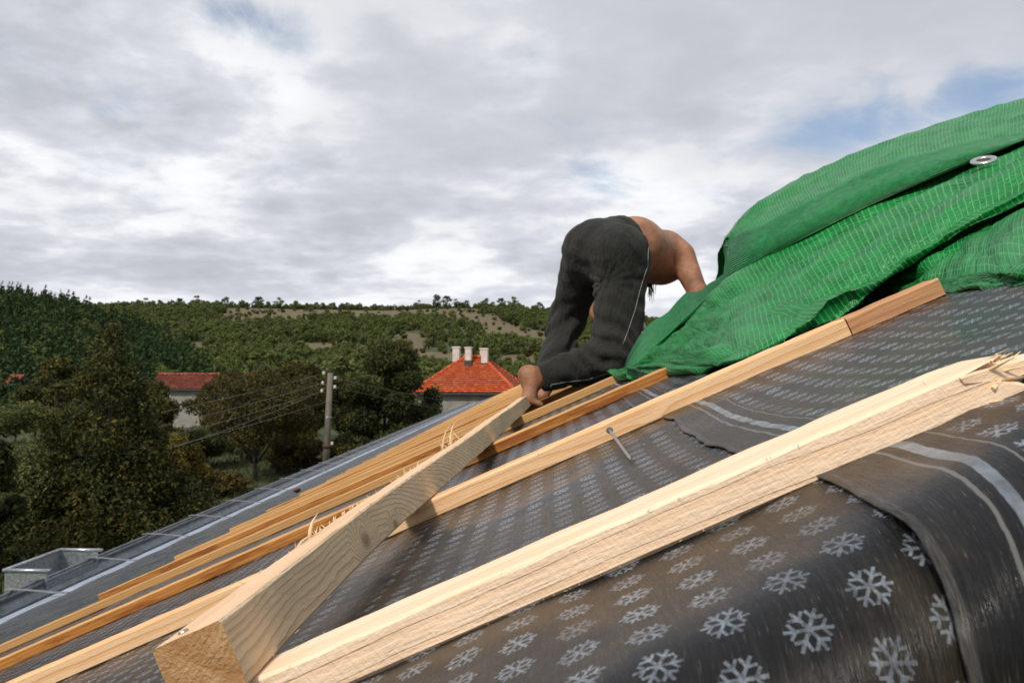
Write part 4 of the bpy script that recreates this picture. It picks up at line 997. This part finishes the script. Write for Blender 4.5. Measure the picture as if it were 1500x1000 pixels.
# ---------------------------------------------------------------- long nail leaning on a batten, dry leaf, wood scraps
hd = P(893, 630, 1.105); tp = P(924, 673, .905)
dv = (tp - hd).normalized()
vv_, ff_ = merge([tube_vf([hd + dv * .002, hd.lerp(tp, .5), tp - dv * .012, tp], [.0021, .0021, .0021, .0004], 10), tube_vf([hd - dv * .0015, hd + dv * .002], [.0048, .0045], 14)])
tag(link('long_nail', mesh('long_nail', vv_, ff_, False), M['nail_steel']), 'long steel nail leaning against the knotty pine batten', 'nail')
Yl = 7.45; xl = -(805 - 432) / F * Yl; lp = Vector((xl, Yl, roofz(xl, Yl) + .006)); v = []; f = []
for i in range(7):
    t = i / 6; w_ = .035 * math.sin(math.pi * min(.97, t * .95 + .03)) ** .8
    c_ = lp + Vector((.06 * (t - .5), -.11 * (t - .5), .012 * (t - .5) ** 2 * 8 - TAN * 0 + .44 * .06 * (t - .5)))
    v += [c_ + Vector((-w_, -w_ * .5, .018)), c_, c_ + Vector((w_, w_ * .5, .018))]
f = grid_faces(7, 3)
o = link('fallen_leaf', mesh('fallen_leaf', v, f, True), M['leaf_dry']); o.modifiers.new('thick', 'SOLIDIFY').thickness = .001
tag(o, 'curled dark red leaf on the membrane beside the batten ends', 'leaf')

# ---------------------------------------------------------------- green tarpaulin heaped over the upper battens
def cr(p0, p1, p2, p3, t):
    return .5 * ((2 * p1) + (-p0 + p2) * t + (2 * p0 - 5 * p1 + 4 * p2 - p3) * t * t + (-p0 + 3 * p1 - 3 * p2 + p3) * t ** 3)
def resample(A, n):                        # A: (m, ..., 3) control rows -> n rows, Catmull-Rom
    m_ = len(A); out = []
    for i in range(n):
        u = i / (n - 1) * (m_ - 1); k = min(int(u), m_ - 2); t = u - k
        out.append(cr(A[max(k - 1, 0)], A[k], A[k + 1], A[min(k + 2, m_ - 1)], t))
    return np.array(out)
def cloth(name, rows, nr, nc, mt, parent, amp=.008, seed=0., crease=1., thick=.0022):
    """rows: list of rows of world points (top to bottom)"""
    A = np.array([[list(p) for p in r_] for r_ in rows], dtype=float)
    A = resample(A, nr); A = np.swapaxes(resample(np.swapaxes(A, 0, 1), nc), 0, 1)
    du = np.gradient(A, axis=1); dv = np.gradient(A, axis=0); nm = np.cross(du, dv); nm /= np.linalg.norm(nm, axis=2, keepdims=True) + 1e-9
    U = np.cumsum(np.linalg.norm(du, axis=2), axis=1); Vv = np.cumsum(np.linalg.norm(dv, axis=2), axis=0)
    for i in range(nr):
        for j in range(nc):
            u, v_ = U[nr // 2, j], Vv[i, nc // 2]
            q = u * .35 + v_
            w_ = amp * (1.7 * vnoise(u * 1.3 + seed, q * 5.5, seed) + .8 * vnoise(u * 4, q * 15, seed + 3)) + amp * .30 * vnoise(u * 19, v_ * 19, seed + 9)
            rdg = 1 - abs(vnoise(u * 1.9 + 5, q * 7, seed + 6)) * 3.2; rd2 = 1 - abs(vnoise(u * 7 + 2, v_ * 9 - u * 3, seed + 16)) * 3.5
            w_ += crease * amp * (1.3 * max(0, rdg) ** 2 + .40 * max(0, rd2) ** 2)
            A[i, j] += nm[i, j] * w_ * min(1, i / 3., (nr - 1 - i) / 3. + .3)
    uv_ = np.stack([np.repeat(U[nr // 2][None], nr, 0), np.repeat(Vv[:, nc // 2][:, None], nc, 1)], 2).reshape(-1, 2)
    o = link(name, mesh(name, A.reshape(-1, 3), grid_faces(nr, nc), True, uv_), mt, parent)
    s_ = o.modifiers.new('thick', 'SOLIDIFY'); s_.thickness = thick; s_.offset = 0
    return o
tarp = empty('tarpaulin', (.6, 2.0, roofz(.6, 2.0)))
hem = [(908, 553, 2.45), (960, 508, 2.40), (1010, 462, 2.28), (1065, 411, 2.12), (1130, 372, 2.0), (1200, 336, 1.9), (1290, 292, 1.85), (1400, 244, 1.8), (1500, 204, 1.75), (1640, 145, 1.7)]
bot = [(911, 557, 2.44), (945, 549, 2.24), (1008, 541, 1.73), (1078, 528, 1.47), (1170, 486, 1.44), (1250, 441, 1.42), (1330, 387, 1.40), (1415, 334, 1.39), (1500, 292, 1.37), (1640, 212, 1.35)]
bul = [0, .02, .06, .09, .11, .12, .12, .12, .12, .12]
rows = []
for t in (-.10, 0, .2, .42, .65, .86, 1.0):
    rw = []
    for (a, b, k) in zip(hem, bot, bul):
        tt = max(0, t); s_ = math.sin(math.pi * min(1, tt * .92))
        px = a[0] + (b[0] - a[0]) * tt; py = a[1] + (b[1] - a[1]) * tt; Y = a[2] + (b[2] - a[2]) * tt - k * s_
        p = P(px, py, Y)
        if t < 0: p = P(a[0] + 3, a[1] - 3, a[2] + .05) + Vector((0, 0, .0))
        rw.append(p)
    rows.append(rw)
def above(p, h=.004): p = Vector(p); p.z = max(p.z, ZC - H0 + TAN * p.x + h); return p
rows.append([above(p + Vector((-.01, .07, .004)), .004) for p in rows[-1]])
rows.append([above(p + Vector((-.02, .22, .02)), .010) for p in rows[-2]])
ft = cloth('front_fold', rows, 64, 190, M['tarp'], tarp, .012, 1., 1.1)
hc_ = resample(np.array([list(P(a[0], a[1] - 1, a[2] - .004)) for a in hem]), 90)
tube('hem_edge', [Vector(p) + Vector((0, 0, .0015 * vnoise(i * .4, 2))) for i, p in enumerate(hc_)], .0032, M['tarp_hem'], tarp, 7)
# doubled hem rolled over the fold
btop = [(1062, 347, 2.26), (1090, 338, 2.10), (1130, 322, 2.03), (1200, 286, 1.96), (1290, 244, 1.91), (1400, 214, 1.87), (1500, 193, 1.83), (1640, 140, 1.78)]
bbot = [(1063, 414, 2.20), (1092, 398, 2.03), (1130, 374, 1.965), (1200, 338, 1.865), (1290, 294, 1.815), (1400, 246, 1.765), (1500, 206, 1.715), (1640, 147, 1.665)]
rows = []
for t in (-.25, 0, .2, .5, .8, 1.0):
    rw = []
    for a, b in zip(btop, bbot):
        tt = max(0, t); Y = a[2] + (b[2] - a[2]) * tt - .045 * math.sin(math.pi * tt)
        p = P(a[0] + (b[0] - a[0]) * tt, a[1] + (b[1] - a[1]) * tt, Y)
        if t < 0: p = P(a[0] + 4, a[1] + 10, a[2] + .14)
        rw.append(p)
    rw[0] = rw[0] + Vector((.012, .06, 0)); rows.append([rw[0] + Vector((.03, .16, -.02))] + rw)
cloth('hem_band', rows, 30, 150, M['tarp_hem'], tarp, .005, 5., .6)
# fold behind, forming the top outline
ktop = [(1074, 344, 2.36), (1086, 322, 2.48), (1112, 297, 2.56), (1180, 262, 2.6), (1290, 213, 2.6), (1390, 180, 2.56), (1500, 146, 2.5), (1640, 100, 2.45)]
rows = []
for t in (0, .25, .5, .75, 1.0):
    rw = []
    for a, b in zip(btop, ktop):
        Y = a[2] + .05 + (b[2] - a[2] - .05) * t ** 1.3
        rw.append(P(a[0] + (b[0] - a[0]) * t, a[1] + 16 * (1 - t) + (b[1] - a[1]) * t, Y))
    rows.append(rw)
rows.append([p + Vector((.0, .16, -.03)) for p in rows[-1]]); rows.append([p + Vector((0, .28, -.14)) for p in rows[-2]]); rows.append([above(p + Vector((0, .45, -.45)), .03) for p in rows[-3]])
cloth('back_fold', rows, 44, 140, M['tarp'], tarp, .007, 9., .8)
# flap turned over at the lower left corner
lt = [(910, 546, 2.50), (936, 494, 2.66), (956, 473, 2.68), (978, 459, 2.66), (1004, 430, 2.6), (1030, 424, 2.5), (1068, 401, 2.32)]
lb = [(909, 553, 2.46), (935, 531, 2.425), (960, 508, 2.405), (985, 485, 2.345), (1010, 462, 2.285), (1035, 439, 2.21), (1068, 409, 2.125)]
rows = []
for t in (0, .3, .65, 1.):
    rows.append([P(a[0] + (b[0] - a[0]) * t, a[1] + (b[1] - a[1]) * t, a[2] + (b[2] - a[2]) * t - .02 * math.sin(math.pi * t)) for a, b in zip(lt, lb)])
rows.insert(0, [p + Vector((.02, .10, -.05)) for p in rows[0]])
cloth('corner_flap', rows, 24, 70, M['tarp_hem'], tarp, .007, 13., .8)
# lower fold lying on the membrane at the right
wt = [(1160, 478, 1.62), (1225, 425, 1.60), (1285, 392, 1.55), (1340, 352, 1.50), (1415, 305, 1.48), (1500, 262, 1.46), (1640, 190, 1.44)]
wb = [(1168, 486, 1.52), (1232, 450, 1.54), (1286, 416, 1.50), (1345, 416, 1.34), (1398, 411, 1.21), (1500, 399, .97), (1640, 372, .80)]
rows = []
for t in (0, .25, .5, .8, 1.0):
    rw = []
    for i, (a, b) in enumerate(zip(wt, wb)):
        rw.append(P(a[0] + (b[0] - a[0]) * t, a[1] + (b[1] - a[1]) * t, a[2] + (b[2] - a[2]) * t - (.0 if i < 3 else .045) * math.sin(math.pi * t)))
    rows.append(rw)
rows.append([above(p + Vector((0, .05, -.008)), .004) for p in rows[-1]]); rows.append([above(p + Vector((0, .25, .0)), .006) for p in rows[-2]])
cloth('lower_fold', rows, 40, 90, M['tarp'], tarp, .011, 17., 1.2)
# brass-grey eyelet
ec = P(1441, 235, 1.665); nv = Vector((-.25, -.42, .87)).normalized(); t1 = nv.cross(Vector((0, 1, 0))).normalized(); t2 = nv.cross(t1)
v = []; f = []
for i in range(24):
    for k in range(8):
        a_, b_ = i / 24 * 6.2832, k / 8 * 6.2832; rr_ = .0185 + .0062 * math.cos(b_)
        v.append(ec + (t1 * math.cos(a_) + t2 * math.sin(a_)) * rr_ + nv * .0035 * math.sin(b_))
f = [(i * 8 + k, ((i + 1) % 24) * 8 + k, ((i + 1) % 24) * 8 + (k + 1) % 8, i * 8 + (k + 1) % 8) for i in range(24) for k in range(8)]
ey = link('eyelet', mesh('eyelet', v, f, True), M['steel'], tarp)
v = [tuple(ec + (t1 * math.cos(i / 16 * 6.2832) + t2 * math.sin(i / 16 * 6.2832)) * .0135 - nv * .001) for i in range(16)]
eh = bpy.data.objects.new('eyelet_hole', mesh('eyelet_hole', v, [tuple(range(16))])); C.objects.link(eh); eh.data.materials.append(M['dark_wood']); eh.parent = tarp; eh.matrix_parent_inverse = Matrix.Translation(-tarp.location)
tag(tarp, 'crumpled green woven tarpaulin heaped over the upper battens', 'tarpaulin')

# ---------------------------------------------------------------- the worker
def rcone(p, a, b, r1, r2):
    a = np.array(a); b = np.array(b); ba = b - a; l2 = ba @ ba; rr_ = r1 - r2; a2 = l2 - rr_ * rr_; il2 = 1 / l2
    pa = p - a; y = pa @ ba; z = y - l2; x2 = ((pa * l2 - y[..., None] * ba) ** 2).sum(-1); y2 = y * y * l2; z2 = z * z * l2
    k = np.sign(rr_) * rr_ * rr_ * x2
    c1 = np.sign(z) * a2 * z2 > k; c2 = np.sign(y) * a2 * y2 < k
    d3 = (np.sqrt(x2 * a2 * il2) + y * rr_) * il2 - r1
    return np.where(c1, np.sqrt(x2 + z2) * il2 - r2, np.where(c2, np.sqrt(x2 + y2) * il2 - r1, d3))
def smin(a, b, k):
    h = np.maximum(k - np.abs(a - b), 0) / k; return np.minimum(a, b) - h * h * k * .25
def surface_nets(fn, lo, hi, h):
    nx, ny, nz = [int((hi[i] - lo[i]) / h) + 1 for i in range(3)]
    xs = lo[0] + h * np.arange(nx); ys = lo[1] + h * np.arange(ny); zs = lo[2] + h * np.arange(nz)
    Gp = np.stack(np.meshgrid(xs, ys, zs, indexing='ij'), -1)
    D = np.concatenate([fn(Gp[i:i + 12]) for i in range(0, nx, 12)], 0)
    s = D < 0
    cs = [(0, 0, 0), (1, 0, 0), (0, 1, 0), (1, 1, 0), (0, 0, 1), (1, 0, 1), (0, 1, 1), (1, 1, 1)]
    sl = lambda A, o: A[o[0]:nx - 1 + o[0], o[1]:ny - 1 + o[1], o[2]:nz - 1 + o[2]]
    cnt = sum(sl(s, o).astype(np.int8) for o in cs); act = (cnt > 0) & (cnt < 8)
    idx = -np.ones(act.shape, dtype=np.int64); ia = np.argwhere(act); idx[act] = np.arange(len(ia))
    acc = np.zeros((len(ia), 3)); num = np.zeros(len(ia))
    for i in range(8):
        for j in range(i + 1, 8):
            if sum(abs(cs[i][k] - cs[j][k]) for k in range(3)) != 1: continue
            da = sl(D, cs[i])[act]; db = sl(D, cs[j])[act]; m_ = (da < 0) != (db < 0)
            t = np.where(m_, da / np.where(m_, da - db, 1), 0)
            pt = np.array(cs[i]) + t[:, None] * (np.array(cs[j]) - np.array(cs[i]))
            acc[m_] += pt[m_]; num[m_] += 1
    V = np.array(lo) + h * (ia + acc / num[:, None]); Fq = []
    for ax in range(3):
        u, w_ = [(1, 2), (2, 0), (0, 1)][ax]
        a = np.moveaxis(s, ax, 0); m_ = np.argwhere(a[:-1] != a[1:])
        if not len(m_): continue
        inv = [0, 0, 0]; order = [ax] + [k for k in range(3) if k != ax]
        full = np.zeros_like(m_)
        for col_, k in enumerate(order): full[:, k] = m_[:, col_]
        ok = (full[:, u] > 0) & (full[:, w_] > 0) & (full[:, u] < act.shape[u]) & (full[:, w_] < act.shape[w_]) & (full[:, ax] < act.shape[ax]); full = full[ok]
        eu = np.eye(3, dtype=int)[u]; ew = np.eye(3, dtype=int)[w_]
        q = [idx[tuple((full - o).T)] for o in (0 * eu, eu, eu + ew, ew)]
        q = np.stack(q, 1); sgn = s[tuple(full.T)]
        q[sgn] = q[sgn][:, ::-1]; q = q[(q >= 0).all(1)]; q = q[:, ::-1]; Fq.append(q)
    return V, np.concatenate(Fq)
J = lambda px, py, Y: np.array(P(px, py, Y))
hipL, hipR = J(862, 372, 3.40), J(911, 377, 3.28)
kneeR, ankR = J(902, 521, 3.20), J(795, 552, 3.13)
kneeL, ankL = J(832, 463, 3.64), J(806, 546, 3.42)
W0 = J(926, 356, 3.40); WN = np.array([.62, .62, .30]); WN = WN / np.linalg.norm(WN)
def trousers(p):
    d = rcone(p, J(862, 366, 3.33), J(864, 380, 3.36), .106, .104)
    d = smin(d, rcone(p, J(908, 370, 3.23), J(910, 382, 3.24), .112, .110), .075)
    d = smin(d, rcone(p, J(886, 362, 3.36), J(928, 356, 3.48), .115, .118), .06)
    tR = rcone(p, hipR + np.array([0, -.01, 0]), kneeR, .108, .090)
    tR = smin(tR, rcone(p, kneeR, ankR, .083, .056), .05)
    tL = rcone(p, hipL, kneeL, .104, .074); tL = smin(tL, rcone(p, kneeL, ankL, .075, .060), .05)
    d = smin(d, tR, .03); d = smin(d, tL, .025)
    # folds: diagonal at the knees, long and soft on the thighs
    x, y, z = p[..., 0], p[..., 1], p[..., 2]
    kr = np.exp(-((p - (kneeR * .8 + ankR * .2)) ** 2).sum(-1) / .018); kl = np.exp(-((p - (kneeL * .55 + ankL * .45)) ** 2).sum(-1) / .016)
    fo = np.sin(z * 95 + x * 60 + 2.2 * np.sin(x * 31 + y * 17)); f2 = np.sin(x * 74 - z * 22 + 2. * np.sin(z * 21 + y * 13)); f3 = np.sin(z * 70 - x * 50 + 1.7 * np.sin(y * 37))
    d = d + .010 * kr * fo + .011 * kl * f3 + .0016 * f2 + .0011 * fo
    cp = p - J(884, 418, 3.28); rc = (cp ** 2).sum(-1); d = d + .0055 * np.exp(-rc / .022) * np.sin(13 * np.arctan2(cp[..., 2], cp[..., 0]) + 2 * np.sin(cp[..., 2] * 25))
    ch_ = p - J(925, 470, 3.1); d = d + .0035 * np.exp(-(ch_ ** 2).sum(-1) / .02) * np.sin(ch_[..., 2] * 75 + ch_[..., 0] * 45 + 1.3 * np.sin(ch_[..., 0] * 30))
    return d
def body(p):
    d = rcone(p, J(890, 365, 3.36), J(930, 360, 3.50), .100, .112)
    d = smin(d, rcone(p, J(930, 361, 3.50), J(966, 377, 3.68), .112, .118), .05)
    d = smin(d, rcone(p, J(970, 378, 3.70), J(990, 380, 3.70), .098, .072), .05)
    d = smin(d, rcone(p, J(958, 386, 3.82), J(945, 400, 3.90), .085, .06), .05)
    shR, elR, wrR = J(998, 376, 3.64), J(1023, 430, 3.56), J(985, 468, 3.42)
    d = smin(d, rcone(p, shR, elR, .060, .041), .035); d = smin(d, rcone(p, elR, wrR, .043, .029), .02)
    shL, elL, wrL = J(935, 402, 3.92), J(866, 446, 3.84), J(905, 495, 3.72)
    d = smin(d, rcone(p, shL, elL, .055, .047), .03); d = smin(d, rcone(p, elL, wrL, .045, .029), .02)
    # neck and head hanging low beyond the right thigh: skull, jaw, nose, ears
    hc = J(902, 430, 3.90); d = smin(d, rcone(p, J(950, 396, 3.84), hc, .06, .055), .03)
    d = smin(d, rcone(p, hc, hc + np.array([-.02, .03, -.05]), .088, .078), .02); d = smin(d, rcone(p, hc + np.array([-.01, .05, -.09]), hc + np.array([.0, .07, -.115]), .05, .035), .03)
    d = smin(d, rcone(p, hc + np.array([-.02, .105, -.05]), hc + np.array([-.02, .125, -.06]), .014, .012), .012)
    for s_ in (-1, 1): d = smin(d, rcone(p, hc + np.array([s_ * .086, .02, -.04]), hc + np.array([s_ * .09, .02, -.075]), .013, .010), .012)
    # legs inside the trousers and bare feet
    d = smin(d, rcone(p, hipR, kneeR, .075, .055), .03); d = smin(d, rcone(p, kneeR, ankR, .052, .036), .02)
    d = smin(d, rcone(p, hipL, kneeL, .07, .05), .03); d = smin(d, rcone(p, kneeL, ankL, .05, .036), .02)
    heel, ball, toe = J(772, 549, 3.10), J(775, 581, 3.07), J(781, 592, 3.12)
    d = smin(d, rcone(p, ankR, J(781, 552, 3.11), .038, .036), .02); d = smin(d, rcone(p, heel, J(777, 558, 3.1), .036, .030), .03)
    d = smin(d, rcone(p, J(779, 560, 3.10), ball, .028, .026), .03)
    d = smin(d, rcone(p, ball, ball + np.array([.01, .055, -.002]), .025, .023), .015)
    for k in range(5):
        b0 = ball + np.array([.004, -.012 + .018 * k, -.012 - .001 * k]); t0 = b0 + np.array([.040 - .004 * k, .004, -.016])
        d = smin(d, rcone(p, b0, t0, .0135 - .0014 * k, .0115 - .0012 * k), .007)
    hl = J(797, 566, 3.34); d = smin(d, rcone(p, ankL, hl, .036, .033), .02); d = smin(d, rcone(p, hl, J(794, 580, 3.30), .032, .029), .02)
    for k in range(5):
        b0 = J(792, 580, 3.30) + np.array([.0, -.01 + .016 * k, -.006]); d = smin(d, rcone(p, b0, b0 + np.array([.03, .002, -.014]), .0125 - .0012 * k, .0105 - .001 * k), .006)
    # spine furrow and shoulder blade
    x, y, z = p[..., 0], p[..., 1], p[..., 2]
    d = d - .010 * np.exp(-((p - J(985, 352, 3.66)) ** 2).sum(-1) / .0022) - .009 * np.exp(-((p - J(945, 328, 3.64)) ** 2).sum(-1) / .003) + .012 * np.exp(-((p - J(962, 333, 3.62)) ** 2).sum(-1) / .0016) - .006 * np.exp(-((p - J(905, 318, 3.45)) ** 2).sum(-1) / .002)
    # hands: palm, four fingers closed on the hammer handle, thumb from the side
    pal = J(972, 474, 3.385); d = smin(d, rcone(p, wrR, pal, .027, .026), .02)
    hx = (J(998, 453, 3.40) - J(952, 482, 3.36)); hx = hx / np.linalg.norm(hx)
    for k in range(4):
        b0 = pal + hx * (.026 - .017 * k); k1 = b0 + np.array([-.022, -.010, .004]); k2 = k1 + np.array([-.006, .012, -.022])
        d = smin(d, rcone(p, b0, k1, .0092, .0085), .006); d = smin(d, rcone(p, k1, k2, .0085, .0072), .004)
    d = smin(d, rcone(p, pal + hx * .02, pal + hx * .045 + np.array([-.016, -.012, .014]), .0105, .008), .008)
    pl_ = J(912, 504, 3.69); d = smin(d, rcone(p, wrL, pl_, .028, .027), .02)
    for k in range(4):
        b0 = pl_ + np.array([.01 * k - .005, .02, -.006]); k1 = b0 + np.array([.006 * k, .045 - .005 * abs(k - 1.5), -.012]); d = smin(d, rcone(p, b0, k1, .009, .0075), .006)
    d = smin(d, rcone(p, pl_, pl_ + np.array([-.04, .02, -.012]), .010, .008), .008)
    return d
def cut_tr(p):
    d = trousers(p); pl = ((p - W0) @ WN) - .004
    ca_ = ((p - ankR) @ ((ankR - kneeR) / np.linalg.norm(ankR - kneeR))) - .012; near = ((p - ankR) ** 2).sum(-1) < .03
    d = np.where(near, np.maximum(d, ca_), d)
    cb_ = ((p - ankL) @ ((ankL - kneeL) / np.linalg.norm(ankL - kneeL))) - .01; near = ((p - ankL) ** 2).sum(-1) < .02
    d = np.where(near, np.maximum(d, cb_), d)
    bd = np.clip((pl + .042) / .008, 0, 1); d = d - .0045 * bd
    return np.maximum(d, pl)
man = empty('person', J(800, 590, 3.2))
V, Fq = surface_nets(lambda p: body(p), (-.22, 2.95, 5.70), (.86, 4.10, 6.66), .0075)
link('body', mesh('body', V, Fq, True), M['skin'], man)
V, Fq = surface_nets(cut_tr, (-.12, 2.95, 5.80), (.60, 3.85, 6.66), .0068)
tr = link('trousers', mesh('trousers', V, Fq, True), M['trousers'], man); tr['label'] = 'dark grey work trousers with pale piping'
def hit(px, py, off=.0):
    d = ray(px, py); d = np.array(d / d.y); o_ = np.array([0, 0, ZC]); t = 2.8
    for _ in range(60):
        s_ = float(cut_tr((o_ + d * t)[None])[0])
        if s_ < .0008: return Vector(o_ + d * (t - off))
        t += s_ * .8
        if t > 4: return None
    return None
def piping(pts, rad):
    out = []
    for (a, b) in zip(pts, pts[1:]):
        for i in range(8):
            h_ = hit(a[0] + (b[0] - a[0]) * i / 8, a[1] + (b[1] - a[1]) * i / 8, .001)
            if h_ is not None: out.append(h_)
    if len(out) > 3:
        o = bpy.data.objects.new('piping', mesh('piping', *tube_vf(out, rad, 6), True)); C.objects.link(o); o.data.materials.append(M['piping']); o.parent = tr
piping([(950, 362), (949, 390), (940, 416), (936, 432), (930, 455), (920, 485), (911, 508)], .0011)
def seam(pts, rad):
    out = [h_ for (a, b) in zip(pts, pts[1:]) for h_ in [hit(a[0] + (b[0] - a[0]) * i / 8, a[1] + (b[1] - a[1]) * i / 8, -.0004) for i in range(8)] if h_ is not None]
    o = bpy.data.objects.new('seam', mesh('seam', *tube_vf(out, rad, 6), True)); C.objects.link(o); o.data.materials.append(M['trousers']); o.parent = tr
seam([(880, 326), (884, 350), (884, 380), (880, 410)], .0022); seam([(915, 352), (935, 372), (938, 390)], .0018); seam([(835, 362), (855, 372), (862, 388)], .0018)
piping([(905, 543), (860, 556), (826, 560), (808, 563), (806, 568)], .0010)
# dark hair hanging from the lowered head
rh = random.Random(4); parts = []
hc = Vector(J(902, 430, 3.90))
for i in range(260):
    a_ = rh.uniform(0, 6.283); e_ = rh.uniform(-.3, 1.45); p0 = hc + Vector((math.cos(a_) * math.cos(e_) * .086, math.sin(a_) * math.cos(e_) * .07 - .01, math.sin(e_) * .086 - .01))
    l_ = rh.uniform(.05, .12); p2 = p0 + Vector((rh.uniform(.0, .03) + (.02 if p0.x > hc.x else -.005), rh.uniform(-.03, .02), -l_))
    p1 = p0.lerp(p2, .5) + (p0 - hc) * .28
    parts.append(tube_vf([p0, p1, p2], [.0045, .0036, .0006], 4))
for i in range(13):
    p0 = Vector(J(951 + rh.uniform(-3, 4), 405 + rh.uniform(-4, 12), 3.80)); p2 = p0 + Vector((rh.uniform(-.004, .016), rh.uniform(-.01, .01), -rh.uniform(.04, .105)))
    parts.append(tube_vf([p0, p0.lerp(p2, .5) + Vector((rh.uniform(-.006, .012), 0, 0)), p2], [.0026, .0018, .0006], 4))
link('hair', mesh('hair', *merge(parts), True), M['hair'], man)
tag(man, 'barefoot shirtless person in dark trousers kneeling and bending over battens beside the tarpaulin', 'person')
# hammer in the right hand
h0, h1 = Vector(J(998, 453, 3.40)), Vector(J(946, 486, 3.355)); hd_ = (h1 - h0).normalized()
ham = empty('hammer', h1)
tube('handle', [h0 - hd_ * .004, h0, h0.lerp(h1, .3), h0.lerp(h1, .7), h1], [.009, .0125, .0135, .0115, .0105], M['hammer_wood'], ham, 10)
sd_v = hd_.cross(Vector((0, 1, 0))).normalized()
vv_, ff_ = merge([tube_vf([h1 - sd_v * .055, h1 - sd_v * .05, h1 - sd_v * .022, h1 + sd_v * .02], [.014, .0155, .0125, .0125], 12), tube_vf([h1 + sd_v * .0195, h1 + sd_v * .045, h1 + sd_v * .068], [.0115, .008, .003], 8)])
link('head', mesh('head', vv_, ff_), M['nail_steel'], ham)
tag(ham, 'wooden handled hammer gripped by the kneeling person', 'hammer')
